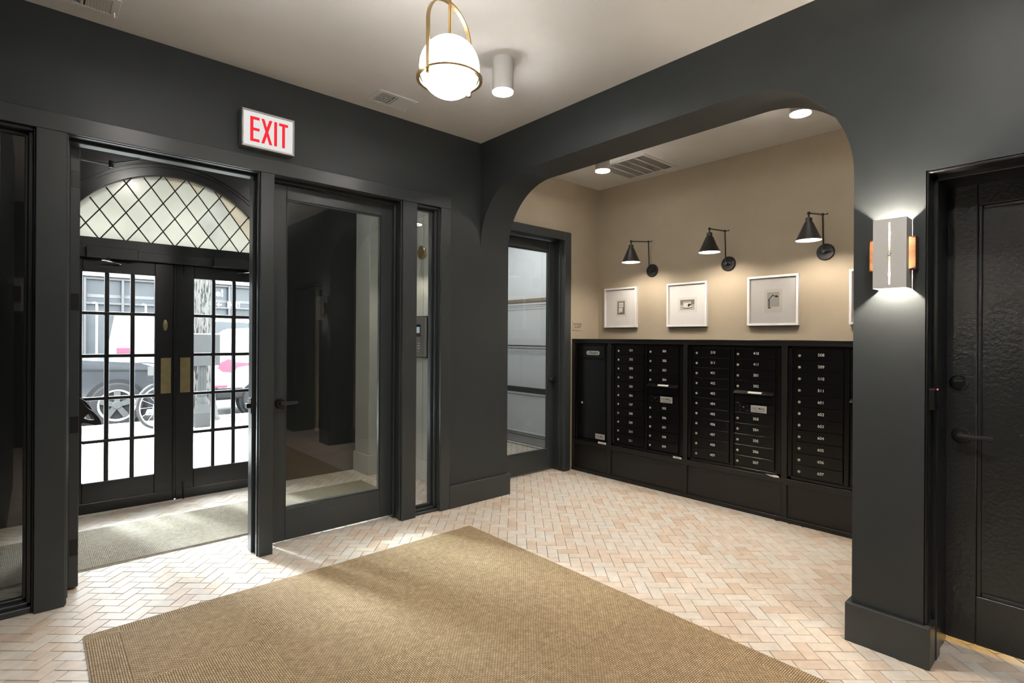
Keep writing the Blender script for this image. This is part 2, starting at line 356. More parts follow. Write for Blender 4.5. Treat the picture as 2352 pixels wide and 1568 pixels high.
sme = bpy.data.meshes.new('floor_tiles'); sme.from_pydata([(x-fo.x, y-fo.y, z-fo.z) for x, y, z in SV], [], SF); at = sme.attributes.new('tone', 'FLOAT', 'FACE'); at.data.foreach_set('value', ST)
sme.materials.append(M['tile_s']); so = bpy.data.objects.new('floor_tiles', sme); COL.objects.link(so); so.parent = floor; so['kind'] = 'stuff'

# ------------------------------------------------------------------ ceiling and walls
ceil = MB().box(-5.2, -5.4, ZC, 2.4, YE + .25, ZC + .2).box(.4, YE + .25, ZC, 2.4, 2.45, ZC + .2).build('ceiling', 'ceiling'); tag(ceil, 'smooth white painted ceiling', 'ceiling', kind='structure')
# street-side storefront wall (plane y = 0)
mb = MB().box(XL - .15, 0, 2.53, .32, .16, ZC).box(-.33, 0, 0, .32, .16, 2.53).box(.18, .16, 0, .32, YC + .15, ZC).box(XL - .15, 0, 0, XL, .16, 2.53)
tag(mb.build('wall_left', 'wall'), 'charcoal storefront wall above and beside the glazed lobby doors', 'wall', kind='structure')
# storefront trim: header, posts, jamb stops
tr = thing('trim_1', (-1.7, 0, 0), 'flat charcoal casing framing the lobby doors and sidelights', 'trim', kind='structure')
TY = -.02; HB, HT = 2.447, 2.538
box('header', 'trim', tr, (XL, TY, HB), (-.321, .0, HT), .0025)
posts = [(-2.853, -2.732), (-1.788, -1.704), (-.762, -.639), (-.413, -.321)]
for a, b in posts: box('post', 'trim', tr, (a, TY, 0), (b, .0, HB - .0006), .0025)
for a, b in posts[:3]: box('post_core', 'trim', tr, (a + .003, 0, 0), (b - .003, .20, 2.452), .002)
box('header_core', 'trim', tr, (XL, .0, 2.452), (-.36, .20, 2.53), .002)
def stops(x, s):         # mouldings on a jamb at x, facing direction s
    MB().box(x, .004, 0, x + s*.010, .030, HB, .004, 2).build('bead', 'trim', tr)
    MB().box(x, .09, 0, x + s*.018, .165, 2.435, .003, 2).build('stop', 'trim', tr)
for x, s in ((-2.735, 1), (-1.785, -1), (-1.707, 1), (-.759, -1)): stops(x, s)
for a, b in ((-2.735, -1.785), (-1.707, -.759)):
    MB().box(a, .004, 2.444, b, .03, 2.452, .003, 2).build('bead', 'trim', tr); MB().box(a, .09, 2.434, b, .165, 2.453, .003, 2).build('stop', 'trim', tr)
# baseboards
bb = MB().box(-.321, -.022, 0, .342, 0, .185, .002).box(.32, .0, 0, .342, .205, .185, .002).build('baseboard_left', 'trim'); tag(bb, 'charcoal baseboard running to the arch corner', 'baseboard', kind='structure')
bb = MB().box(-.023, -3.106, 0, 0, -2.788, .178, .002).box(.0, -2.81, 0, .34, -2.788, .178, .002).box(.0, -3.106, 0, .13, -3.082, .178, .002).build('baseboard_right', 'trim')
tag(bb, 'tall charcoal baseboard wrapping the foot of the pillar', 'baseboard', kind='structure')
# arch wall (plane x = 0)
AY0, AY1, AZ, AR, AT = 0.0, -2.81, 2.724, .545, .32
arc = []
for k in range(25):
    t = PI/2 * k/24; arc.append((AY0 - AR + AR*math.cos(t), AZ - AR + AR*math.sin(t)))
for k in range(25):
    t = PI/2 + PI/2 * k/24; arc.append((AY1 + AR + AR*math.cos(t), AZ - AR + AR*math.sin(t)))
mb = MB(); b = mb.bm
def strip(f):
    for (y0, z0), (y1, z1) in zip(arc, arc[1:]): b.faces.new([b.verts.new(p) for p in f(y0, z0, y1, z1)])
strip(lambda y0, z0, y1, z1: ((0, y0, z0), (0, y1, z1), (0, y1, ZC), (0, y0, ZC)))
strip(lambda y0, z0, y1, z1: ((AT, y0, z0), (AT, y1, z1), (AT, y1, ZC), (AT, y0, ZC)))
strip(lambda y0, z0, y1, z1: ((0, y0, z0), (0, y1, z1), (AT, y1, z1), (AT, y0, z0)))
bmesh.ops.remove_doubles(b, verts=b.verts[:], dist=1e-5)
mb.box(0, -3.08, 0, AT, AY1, ZC); mb.box(0, -5.3, 2.129, AT, -3.08, ZC); mb.box(0, -5.3, 0, AT, -4.12, 2.129)
tag(mb.build('wall_right', 'wall', smooth=True, angle=20), 'charcoal wall with wide round-cornered archway and slim pillar', 'wall', kind='structure')
# alcove walls
mb = MB().box(XW, -3.2, 0, XW + .15, YC + .15, ZC); tag(mb.build('wall_back', 'beige'), 'beige alcove wall above the black mailboxes', 'wall', kind='structure')
mb = MB().box(1.36, YC, 0, XW, YC + .15, ZC).box(.32, YC, 2.50, 1.36, YC + .15, ZC).box(.32, YC, 0, .43, YC + .15, 2.5)
tag(mb.build('wall_closet', 'beige'), 'beige alcove wall around the glazed closet door', 'wall', kind='structure')
mb = MB().box(AT, -3.07, 0, XW, -2.93, ZC); tag(mb.build('wall_alcove_end', 'beige'), 'beige end wall of the alcove hidden behind the pillar', 'wall', kind='structure')
# lobby sides behind and beside the camera
mb = MB().box(XL - .15, -3.08, 0, XL, 0, ZC).box(-5.2, -3.2, 0, XL - .15, -3.08, ZC); tag(mb.build('wall_front', 'wall'), 'charcoal lobby wall facing the archway', 'wall', kind='structure')
mb = MB().box(-5.2, -5.4, 0, AT, -5.3, ZC).box(-5.35, -5.4, 0, -5.2, -3.08, ZC); tag(mb.build('wall_rear', 'wall'), 'charcoal rear wall of the lobby behind the viewer', 'wall', kind='structure')
# room behind the right-hand door
mb = MB().box(AT + .06, -4.3, 0, 2.3, -4.2, ZC).box(2.3, -4.3, 0, 2.4, -3.2, ZC); tag(mb.build('wall_hall', 'beige'), 'cream wall of the hall behind the panelled door', 'wall', kind='structure')

# vestibule walls
EX = -1.955
mb = MB().box(-5.2, YE, 0, EX - .86, YE + .22, ZC).box(EX + .86, YE, 0, .45, YE + .22, ZC)
RC, RZ = .905, 1.951
pts = [(EX + RC*math.cos(t), RZ + RC*math.sin(t)) for t in [math.radians(18) + math.radians(144) * k/32 for k in range(33)]]
b = mb.bm
for (x0, z0), (x1, z1) in zip(pts, pts[1:]):
    for yy in (YE, YE + .22): b.faces.new([b.verts.new(p) for p in ((x0, yy, z0), (x1, yy, z1), (x1, yy, ZC + .1), (x0, yy, ZC + .1))])
    b.faces.new([b.verts.new(p) for p in ((x0, YE, z0), (x1, YE, z1), (x1, YE + .22, z1), (x0, YE + .22, z0))])
tag(mb.build('wall_exterior', 'black_trim'), 'black street wall around the arched entrance', 'wall', kind='structure')
mb = MB().box(-3.75, .16, 0, -3.6, YE, ZC).box(-3.75, .0, 0, XL - .15, .16, ZC); tag(mb.build('wall_vestibule_left', 'wall'), 'charcoal side wall of the vestibule', 'wall', kind='structure')
vw = thing('wall_vestibule_right', (.05, .8, 0), 'pale grey-green panelled side wall of the vestibule', 'wall', kind='structure')
box('panel', 'vest', vw, (0, .17, .2), (.12, .899, ZC), .003); box('panel', 'vest', vw, (0, .904, .2), (.12, 1.42, ZC), .003)
box('backing', 'black_trim', vw, (.02, .17, 0), (.15, 1.42, ZC), 0)
box('pilaster', 'vest', vw, (-.31, 1.42, 0), (.12, YE, ZC), .003)
bb = MB().box(-.022, .17, 0, .02, 1.41, .2, .003).box(-.333, 1.398, 0, -.022, 1.42, .2, .003).box(-.333, 1.42, 0, -.31, YE, .2, .003).build('baseboard_vestibule', 'vest')
tag(bb, 'pale grey-green baseboard around the vestibule pilaster', 'baseboard', kind='structure')

# closet shell
mb = MB().box(2.10, YC + .15, 0, 2.2, 2.3, ZC).box(.43, YC + .16, 0, .50, 2.3, ZC).box(.45, 2.25, 0, 2.2, 2.35, ZC)
tag(mb.build('wall_closet_inner', 'closet'), 'white inner walls of the package closet', 'wall', kind='structure')
bb = MB().box(2.08, YC + .15, 0, 2.10, 2.25, .14, .003).build('baseboard_closet', 'closet'); tag(bb, 'white baseboard inside the package closet', 'baseboard', kind='structure')

# ------------------------------------------------------------------ lobby doors and sidelights
def lever(parent, pos, dirx, diry, nrm, mat='black', L=.105):
    p = Vector(pos); n = Vector(nrm); d = Vector((dirx, diry, 0))
    h = MB().lathe([(.0, 0), (.036, 0), (.036, .006), (.030, .012), (.014, .013), (.013, .045), (0, .046)], p, n, 24).build('lever_handle', mat, parent, True)
    q = p + n * .040
    MB().tube([q - d*.010, q + d*.02, q + d*.06, q + d*L*.92, q + d*L], [.011, .012, .010, .009, .007], 10).build('lever_arm', mat, h, True)
    return h
def glazed_leaf(root, x0, x1, y0, y1, z0, z1, gx0, gx1, gz0, gz1, mat, gmat):
    box('stile', mat, root, (x0, y0, z0), (gx0, y1, z1), .003); box('stile', mat, root, (gx1, y0, z0), (x1, y1, z1), .003)
    box('bottom_rail', mat, root, (gx0, y0, z0), (gx1, y1, gz0), .003); box('top_rail', mat, root, (gx0, y0, gz1), (gx1, y1, z1), .003)
    ym = (y0 + y1)/2
    for a, b in (((gx0, y0 + .006, gz0), (gx0 + .009, y1 - .006, gz1)), ((gx1 - .009, y0 + .006, gz0), (gx1, y1 - .006, gz1)), ((gx0, y0 + .006, gz0), (gx1, y1 - .006, gz0 + .009)), ((gx0, y0 + .006, gz1 - .009), (gx1, y1 - .006, gz1))):
        MB().box(*a, *b, bev=.003).build('glazing_bead', mat, root)
    MB().poly([(gx0 + .005, ym, gz0 + .005), (gx1 - .005, ym, gz0 + .005), (gx1 - .005, ym, gz1 - .005), (gx0 + .005, ym, gz1 - .005)]).build('pane', gmat, root)
d2 = thing('door_2', (-1.21, .15, 0), 'closed charcoal lobby door with one tall glass pane and black lever', 'door', kind='structure')
glazed_leaf(d2, -1.662, -.768, .130, .172, .014, 2.428, -1.577, -.868, .228, 2.336, 'trim', 'glass_green')
lever(d2, (-1.612, .130, .952), 1, 0, (0, -1, 0))
d1 = thing('door_1', (-2.69, .6, 0), 'charcoal glazed lobby door standing open into the vestibule', 'door', kind='structure')
# leaf swung 90 degrees into the vestibule (plane x)
lx0, lx1, ly0, ly1 = -2.714, -2.669, .185, 1.085
for a, b in (((lx0, ly0, .014), (lx1, ly0 + .09, 2.428)), ((lx0, ly1 - .09, .014), (lx1, ly1, 2.428))): box('stile', 'trim', d1, a, b, .003)
box('bottom_rail', 'trim', d1, (lx0, ly0 + .09, .014), (lx1, ly1 - .09, .228), .003); box('top_rail', 'trim', d1, (lx0, ly0 + .09, 2.336), (lx1, ly1 - .09, 2.428), .003)
MB().poly([(lx0 + .022, ly0 + .088, .226), (lx0 + .022, ly1 - .088, .226), (lx0 + .022, ly1 - .088, 2.338), (lx0 + .022, ly0 + .088, 2.338)]).build('pane', 'glass', d1)
for z in (.235, .91, 1.585, 2.26): box('hinge', 'black', d1, (lx0 + .008, ly0 - .003, z - .045), (lx1 - .002, ly0 + .001, z + .045), .0008)
def bracket(y):
    o = [(-2.669, 1.052), (-2.655, 1.052), (-2.645, 1.015), (-2.625, .985), (-2.600, .962), (-2.580, .935), (-2.565, .905), (-2.563, .890), (-2.572, .882), (-2.590, .884), (-2.625, .898), (-2.655, .906), (-2.669, .888)]
    hole = [(-2.643, .928), (-2.628, .948), (-2.612, .951), (-2.602, .935), (-2.594, .914), (-2.620, .917)]
    m = MB(); b = m.bm
    for a in range(len(o)-1):
        pass
    # ring built as quads between outline and hole
    n = 48
    def loop(pts):
        segs = [(Vector(pts[i]), Vector(pts[(i+1) % len(pts)])) for i in range(len(pts))]; tot = sum((q-p).length for p, q in segs); out = []
        cx = sum(p[0] for p in hole)/6; cz = sum(p[1] for p in hole)/6
        for k in range(n):
            ang = -PI + 2*PI*k/n; d = Vector((math.cos(ang), math.sin(ang))); c = Vector((cx, cz)); best = None
            for p, q in segs:
                e = q - p; den = d.x*e.y - d.y*e.x
                if abs(den) < 1e-9: continue
                w_ = p - c; t = (w_.x*e.y - w_.y*e.x)/den; u = (w_.x*d.y - w_.y*d.x)/den
                if t > 0 and -1e-6 <= u <= 1+1e-6 and (best is None or t > best): best = t
            out.append(c + d*(best or .01))
        return out
    A = loop(o); H = loop(hole)
    for yy in (y - .014, y + .014): pass
    va = [[b.verts.new((p.x, yy, p.y)) for p in A] for yy in (y - .014, y + .014)]; vh = [[b.verts.new((p.x, yy, p.y)) for p in H] for yy in (y - .014, y + .014)]
    for k in range(n):
        j = (k+1) % n
        b.faces.new((va[0][k], va[0][j], vh[0][j], vh[0][k])); b.faces.new((va[1][k], vh[1][k], vh[1][j], va[1][j]))
        b.faces.new((va[0][k], va[1][k], va[1][j], va[0][j])); b.faces.new((vh[0][k], vh[0][j], vh[1][j], vh[1][k]))
    m.build('bar_bracket', 'black', d1)
bracket(.30); bracket(.97)
MB().tube([(-2.580, .30, .895), (-2.580, .97, .895)], .013, 12).build('crash_bar', 'black', d1, True)
ca = thing('door_closer', (-2.55, .3, 2.36), 'thin steel closer arm over the open lobby door', 'door closer')
MB().tube([(-2.672, .34, 2.415), (-2.523, .30, 2.402)], .006, 8).build('arm', 'steel', ca); MB().tube([(-2.523, .30, 2.412), (-2.40, .17, 2.428)], .006, 8).build('arm', 'steel', ca)
MB().lathe([(.012, -.02), (.012, .02)], (-2.523, .30, 2.406), (0, 0, 1), 12).build('elbow', 'black', ca)
# latch strike on the right jamb
sk = MB().box(-1.806, .10, .90, -1.802, .16, 1.0, .001).box(-1.828, .11, .935, -1.803, .15, .965, .002).build('strike_plate', 'black'); tag(sk, 'black latch keeper on the jamb beside the open lobby door', 'strike plate')

def sidelight(root, x0, x1, gx0, gx1, gz0, gz1, y=.085):
    for a, b in (((x0, .01, 0), (gx0, .16, 2.452)), ((gx1, .01, 0), (x1, .16, 2.452))): box('frame_side', 'trim', root, a, b, .003)
    for a, b in (((gx0, .01, 0), (gx1, .16, gz0)), ((gx0, .01, gz1), (gx1, .16, 2.452))): box('frame_rail', 'trim', root, a, b, .003)
    # stepped inner stops
    for a, b in (((gx1 - .018, .035, gz0), (gx1, .14, gz1)), ((gx1 - .034, .07, gz0), (gx1 - .018, .105, gz1)), ((gx0, .07, gz0), (gx0 + .012, .105, gz1)), ((gx0, .035, gz0), (gx1, .14, gz0 + .018)), ((gx0, .07, gz0 + .018), (gx1, .105, gz0 + .034)), ((gx0, .07, gz1 - .016), (gx1, .105, gz1))):
        MB().box(*a, *b, bev=.003).build('stop', 'trim', root)
    MB().poly([(gx0, y, gz0), (gx1, y, gz0), (gx1, y, gz1), (gx0, y, gz1)]).build('pane', 'glass', root)
w2 = thing('window_2', (-.52, .08, 0), 'narrow sidelight window between the closed door and the arch', 'window', kind='structure'); sidelight(w2, -.642, -.405, -.630, -.418, .022, 2.432)
w1 = thing('window_1', (-2.93, .08, 0), 'dark sidelight window at the left edge beside the open door', 'window', kind='structure'); sidelight(w1, -2.9995, -2.853, -2.9985, -2.862, .03, 2.432)

# ------------------------------------------------------------------ street doors and leaded transom
def french(name, x0, gx, label, hinge):
    x1 = x0 + .768
    r = thing(name, ((x0+x1)/2, 1.74, 0), label, 'door', kind='structure'); m = 'black_trim'; y0, y1 = 1.72, 1.765
    box('stile', m, r, (x0, y0, .012), (gx[0][0], y1, 2.02), .003); box('stile', m, r, (gx[2][1], y0, .012), (x1, y1, 2.02), .003)
    a, bq = gx[0][0], gx[2][1]
    box('top_rail', m, r, (a, y0, 1.902), (bq, y1, 2.02), .003); box('bottom_rail', m, r, (a, y0, .012), (bq, y1, .243), .003)
    box('kick_strip', m, r, (x0 + .004, y0 - .008, .003), (x1 - .004, y0, .085), .003)
    rows = [(1.593, 1.902), (1.254, 1.564), (.915, 1.224), (.577, .887), (.243, .549)]
    for (z0, _), (_, z1) in zip(rows, rows[1:]): box('muntin', m, r, (a, y0 + .004, z1), (bq, y1 - .004, z0), .007, 2)
    for g, h in ((gx[0][1], gx[1][0]), (gx[1][1], gx[2][0])): box('muntin', m, r, (g, y0 + .005, .243), (h, y1 - .005, 1.902), .007, 2)
    for z0, z1 in rows:
        for g, h in gx: MB().poly([(g - .004, 1.744, z0 - .004), (h + .004, 1.744, z0 - .004), (h + .004, 1.744, z1 + .004), (g - .004, 1.744, z1 + .004)]).build('pane', 'glass', r)
    return r
fl = french('door_3', -2.724, [(-2.577, -2.440), (-2.408, -2.271), (-2.239, -2.103)], 'left black french door to the street with oval keyhole plate', -1)
fr = french('door_4', -1.954, [(-1.815, -1.677), (-1.646, -1.511), (-1.478, -1.343)], 'right black french door to the street with floor bolt', 1)
def plate(root, x0, x1, z0, z1):
    p = box('push_plate', 'brass_dull', root, (x0, 1.714, z0), (x1, 1.7195, z1), .0015)
    for x in (x0 + .008, x1 - .008):
        for z in (z0 + .008, z1 - .008): MB().lathe([(.0035, 0), (.0035, .001), (0, .002)], (x, 1.714, z), (0, -1, 0), 8).build('screw', 'brass', p)
plate(fl, -2.061, -1.986, .915, 1.215); plate(fr, -1.920, -1.843, .915, 1.215)
o = MB().lathe([(0, 0), (.0185, 0), (.0185, .003), (.015, .005), (0, .005)], (0, 0, 0), (0, -1, 0), 24)
bmesh.ops.scale(o.bm, vec=(1, 1, 2.5), verts=o.bm.verts[:]); bmesh.ops.translate(o.bm, vec=(-2.03, 1.7195, 1.492), verts=o.bm.verts[:]); op = o.build('keyhole_plate', 'brass_dull', fl, True)
MB().lathe([(0, 0), (.006, 0), (.006, .003), (0, .003)], (-2.03, 1.715, 1.50), (0, -1, 0), 12).build('cylinder_lock', 'brass', op)
fb = box('floor_bolt', 'black', fr, (-1.899, 1.705, .005), (-1.881, 1.72, .14), .002); MB().tube([(-1.89, 1.70, .0), (-1.89, 1.70, .15)], .005, 8).build('bolt_rod', 'black', fb)
box('top_bolt', 'black', fr, (-1.899, 1.705, 1.93), (-1.885, 1.72, 2.005), .002)
astr = box('astragal', 'black_trim', fl, (-1.972, 1.708, .012), (-1.950, 1.722, 2.02), .004)
# door frame + closers
ef = thing('trim_2', (EX, 1.74, 0), 'black frame around the arched street entrance', 'trim', kind='structure')
for s in (-1, 1): box('jamb', 'black_trim', ef, (EX + s*.770, 1.70, 0), (EX + s*.875, 1.80, 2.14), .004)
box('transom_bar', 'black_trim', ef, (EX - .86, 1.70, 2.06), (EX + .86, 1.80, 2.174), .004); box('header_stop', 'black_trim', ef, (EX - .77, 1.66, 2.012), (EX + .77, 1.72, 2.085), .003)
def ring(name, r0, r1, y0, y1, mat, parent, a0=12, a1=168, n=40):
    m = MB(); b = m.bm; R = []
    for k in range(n+1):
        t = math.radians(a0 + (a1-a0)*k/n); c, s_ = math.cos(t), math.sin(t)
        R.append([b.verts.new((EX + r*c, y, RZ + r*s_)) for r, y in ((r0, y0), (r1, y0), (r1, y1), (r0, y1))])
    for A, B in zip(R, R[1:]):
        for k in range(4): b.faces.new((A[k], A[(k+1) % 4], B[(k+1) % 4], B[k]))
    b.faces.new(R[0]); b.faces.new(R[-1][::-1]); return m.build(name, mat, parent, True, 30)
ring('arch_frame', .804, .905, 1.70, 1.80, 'black_trim', ef, 10, 170); ring('arch_moulding', .900, .928, 1.69, 1.735, 'black_trim', ef, 10, 170); ring('arch_bead', .872, .884, 1.692, 1.70, 'black_trim', ef, 10, 170)
def closer(x0, x1, sx, label):
    c = thing('door_closer', ((x0+x1)/2, 1.64, 2.0), label, 'door closer')
    box('body', 'black_trim', c, (x0, 1.60, 2.008), (x1, 1.66, 2.092), .004)
    a = MB().tube([(sx, 1.63, 2.008), (sx, 1.60, 1.985)], .010, 10).build('pivot', 'chrome', c); q = .07 if sx < EX else -.07
    MB().tube([(sx - q*.6, 1.60, 1.990), (sx, 1.59, 1.986), (sx + q*1.2, 1.68, 1.975)], .006, 8).build('arm', 'chrome', c)
closer(-2.563, -2.233, -2.425, 'black box closer with chrome arm over the left french door'); closer(-1.69, -1.36, -1.395, 'black box closer with chrome arm over the right french door')
# leaded transom
tw = thing('window_3', (EX, 1.73, 2.174), 'arched leaded transom of cream diamond panes above the street doors', 'window', kind='structure')
RG = .812; ZB = 2.170
def inside_clip(poly):
    hp = [(0, 1, -ZB)]
    a0 = math.asin((ZB-RZ)/RG)
    for k in range(40):
        t = a0 + (PI - 2*a0) * (k + .5)/40; hp.append((-math.cos(t), -math.sin(t), RG + (EX*math.cos(t) + RZ*math.sin(t))))
    for a, b_, c in hp:
        out = []
        for i in range(len(poly)):
            p, q = poly[i], poly[(i+1) % len(poly)]; dp, dq = a*p[0]+b_*p[1]+c, a*q[0]+b_*q[1]+c
            if dp >= 0: out.append(p)
            if dp * dq < 0: t = dp/(dp-dq); out.append((p[0]+(q[0]-p[0])*t, p[1]+(q[1]-p[1])*t))
        poly = out
        if len(poly) < 3: return []
    return poly
DX, DZ = .0857, .1195; X0, Z0 = -2.559, 2.286
for j in range(-2, 6):
    for i in range(-4, 20):
        if (i + j) % 2: continue
        cx, cz = X0 + i*DX + DX, Z0 + j*DZ
        p = inside_clip([(cx - DX, cz), (cx, cz - DZ), (cx + DX, cz), (cx, cz + DZ)])
        if p and abs(sum(p[k][0]*p[(k+1) % len(p)][1] - p[(k+1) % len(p)][0]*p[k][1] for k in range(len(p))))/2 > 2e-5:
            d = math.hypot((cx-EX), (cz-RZ)); mt = 'leadglass2' if d > .74 and cx > EX-.1 else random.choice(['leadglass', 'leadglass', 'leadglass', 'leadglass3' if cx > EX + .1 else 'leadglass'])
            MB().poly([(x, 1.752, z) for x, z in p]).build('pane', mt, tw)
def came(p, q):
    P = []
    n = 120
    for k in range(n+1):
        x = p[0]+(q[0]-p[0])*k/n; z = p[1]+(q[1]-p[1])*k/n
        if z > ZB - .004 and math.hypot(x-EX, z-RZ) < RG: P.append((x, z))
    if len(P) > 2: MB().tube([(P[0][0], 1.748, P[0][1]), (P[-1][0], 1.748, P[-1][1])], .0050, 6).build('lead_came', 'lead', tw)
for k in range(-14, 26):
    x = X0 + DX + 2*DX*k - DX
    came((x - 8*DX, Z0 - 8*DZ), (x + 8*DX, Z0 + 8*DZ)); came((x - 8*DX, Z0 + 8*DZ), (x + 8*DX, Z0 - 8*DZ))

# ------------------------------------------------------------------ exit sign
ex = thing('exit_sign', (-1.756, -.035, 2.573), 'lit white exit sign with red letters above the lobby doors', 'exit sign')
x0, x1, z0, z1 = -1.915, -1.598, 2.573, 2.804
box('housing', 'steel', ex, (x0, -.064, z0), (x1, 0, z1), .002)
for a, b in (((x0, -.072, z0), (x1, -.060, z0 + .012)), ((x0, -.072, z1 - .012), (x1, -.060, z1)), ((x0, -.072, z0 + .012), (x0 + .011, -.060, z1 - .012)), ((x1 - .011, -.072, z0 + .012), (x1, -.060, z1 - .012))): MB().box(*a, *b, bev=.003).build('face_frame', 'alu', ex)
fp = MB().poly([(x0 + .008, -.0655, z0 + .008), (x1 - .008, -.0655, z0 + .008), (x1 - .008, -.0655, z1 - .008), (x0 + .008, -.0655, z1 - .008)]).build('face_panel', 'exitface', ex)
def glyph(name, polys):
    m = MB()
    for p in polys: m.prism([(x, -.0662, z) for x, z in p], (0, .0004, 0))
    m.build(name, 'red', fp)
T_, B_ = 2.765, 2.611; S = .0185
def R_(a, b, c, d): return [(a, b), (c, b), (c, d), (a, d)]
e0, e1 = -1.866, -1.811; glyph('letter', [R_(e0, B_, e0 + S, T_), R_(e0 + S, T_ - .018, e1, T_), R_(e0 + S, (T_+B_)/2 - .009, e1, (T_+B_)/2 + .009), R_(e0 + S, B_, e1, B_ + .018)])
a, b_ = -1.801, -1.735; glyph('letter', [[(a, B_), (a + .018, B_), (b_ , T_), (b_ - .018, T_)]]); glyph('letter', [[(b_ - .018, B_), (b_, B_), (a + .018, T_), (a, T_)]])
glyph('letter', [R_(-1.724, B_, -1.706, T_)]); t0, t1 = -1.694, -1.638; glyph('letter', [R_(t0, T_ - .018, t1, T_), R_((t0+t1)/2 - .009, B_, (t0+t1)/2 + .009, T_ - .018)])
for x in (-1.88, -1.805, -1.66): MB().lathe([(.004, 0), (.004, .0015), (0, .002)], (x, -.04, z0), (0, 0, -1), 10).build('screw', 'printwhite', ex)

# ------------------------------------------------------------------ ceiling vents
def register(label, x0, x1, y0, y1, lever_):
    v = thing('ceiling_vent', ((x0+x1)/2, (y0+y1)/2, ZC - .008), label, 'vent', 'white ceiling registers along the storefront wall'); z = ZC
    for a, b in (((x0, y0, z - .006), (x1, y0 + .028, z)), ((x0, y1 - .028, z - .006), (x1, y1, z)), ((x0, y0 + .028, z - .006), (x0 + .035, y1 - .028, z)), ((x1 - .035, y0 + .028, z - .006), (x1, y1 - .028, z)), (((x0+x1)/2 - .006, y0 + .028, z - .006), ((x0+x1)/2 + .006, y1 - .028, z))): MB().box(*a, *b, bev=.002).build('frame', 'white', v)
    MB().poly([(x0 + .01, y0 + .01, z - .0008), (x1 - .01, y0 + .01, z - .0008), (x1 - .01, y1 - .01, z - .0008), (x0 + .01, y1 - .01, z - .0008)]).build('duct', 'printblack', v)
    xm = (x0+x1)/2
    for k in range(8):
        x = xm + .014 + k * (x1 - .038 - xm - .014)/8; MB().prism([(x, y0 + .028, z - .001), (x + .012, y0 + .028, z - .006), (x + .0135, y0 + .028, z - .006), (x + .0015, y0 + .028, z - .001)], (0, y1 - y0 - .056, 0)).build('slat', 'white', v)
        x = x0 + .04 + k * (xm - .012 - x0 - .04)/8; MB().box(x, y0 + .028, z - .005, x + .003, y1 - .028, z - .001).build('slat', 'white', v)
    for k in range(6):
        y = y0 + .04 + k*(y1-y0-.08)/5; MB().box(x0 + .035, y, z - .0045, xm - .006, y + .003, z - .0015).build('cross_bar', 'white', v)
    MB().tube([(x1 - .02, y1 - .06, z - .006), (x1 - .018, y1 - .055, z - .03)], .004, 8).build('damper_lever', 'white', v)
register('small white ceiling vent left of the globe pendant', -1.132, -.833, -.337, -.128, 1); register('white ceiling vent cut by the top left corner', -2.836, -2.536, -.325, -.128, 1)
av = thing('return_grille', (1.5, -.53, ZC - .01), 'square white return grille in the alcove ceiling', 'vent')
x0, x1, y0, y1 = 1.225, 1.777, -.812, -.25
for a, b in (((x0, y0, ZC - .008), (x1, y0 + .03, ZC)), ((x0, y1 - .03, ZC - .008), (x1, y1, ZC)), ((x0, y0 + .03, ZC - .008), (x0 + .03, y1 - .03, ZC)), ((x1 - .03, y0 + .03, ZC - .008), (x1, y1 - .03, ZC))): MB().box(*a, *b, bev=.003).build('frame', 'ceiling', av)
MB().poly([(x0 + .01, y0 + .01, ZC - .001), (x1 - .01, y0 + .01, ZC - .001), (x1 - .01, y1 - .01, ZC - .001), (x0 + .01, y1 - .01, ZC - .001)]).build('duct', 'ductgrey', av)
for k in range(1, 5):
    y = y0 + .03 + k*(y1-y0-.06)/5; MB().box(x0 + .03, y - .006, ZC - .009, x1 - .03, y + .006, ZC - .001, .002).build('rib', 'ceiling', av)
for k in range(60):
    y = y0 + .034 + k*(y1-y0-.068)/59; MB().prism([(x0 + .03, y, ZC - .007), (x0 + .03, y + .0055, ZC - .003), (x0 + .03, y + .0065, ZC - .003), (x0 + .03, y + .001, ZC - .007)], (x1-x0-.06, 0, 0)).build('louvre', 'ceiling', av)

# ------------------------------------------------------------------ pendant and downlights
PC = Vector((-1.562, -1.763, 2.53))
pd = thing('globe_pendant', (PC.x, PC.y, 2.40), 'brass pendant with glowing opal globe in a ring and yoke', 'pendant lamp')
gp = [(0.125*math.sin(PI*k/24), -.125*math.cos(PI*k/24)) for k in range(25)]
MB().lathe(gp, PC, (0, 0, 1), 40).build('globe', 'globe', pd, True)
YA = math.radians(14); ya = Vector((math.cos(YA), math.sin(YA), 0)); yb = Vector((-ya.y, ya.x, 0))
m = MB(); b = m.bm; n = 48; R = []
for k in range(n):
    t = 2*PI*k/n; d = Vector((math.cos(t), math.sin(t), 0)); c = PC + Vector((0, 0, -.05))
    R.append([b.verts.new(c + d*r + Vector((0, 0, h))) for r, h in ((.124, -.004), (.138, -.004), (.138, .005), (.124, .005))])
for k in range(n):
    for q in range(4): b.faces.new((R[k][q], R[k][(q+1) % 4], R[(k+1) % n][(q+1) % 4], R[(k+1) % n][q]))
m.build('ring', 'brass', pd, True)
path = [PC + ya*.131 + Vector((0, 0, -.07))] + [PC + ya*.131*math.cos(t) + Vector((0, 0, .145 + .125*math.sin(t))) for t in [PI*k/24 for k in range(25)]] + [PC - ya*.131 + Vector((0, 0, -.07))]
m = MB(); b = m.bm; R = []
for i, p in enumerate(path):
    t = (path[min(i+1, len(path)-1)] - path[max(i-1, 0)]).normalized(); u = yb; v = t.cross(u).normalized()
    R.append([b.verts.new(p + u*x*.0085 + v*y*.003) for x, y in ((-1, -1), (1, -1), (1, 1), (-1, 1))])
for A, B in zip(R, R[1:]):
    for k in range(4): b.faces.new((A[k], A[(k+1) % 4], B[(k+1) % 4], B[k]))
b.faces.new(R[0]); b.faces.new(R[-1][::-1]); m.build('yoke', 'brass', pd, True)
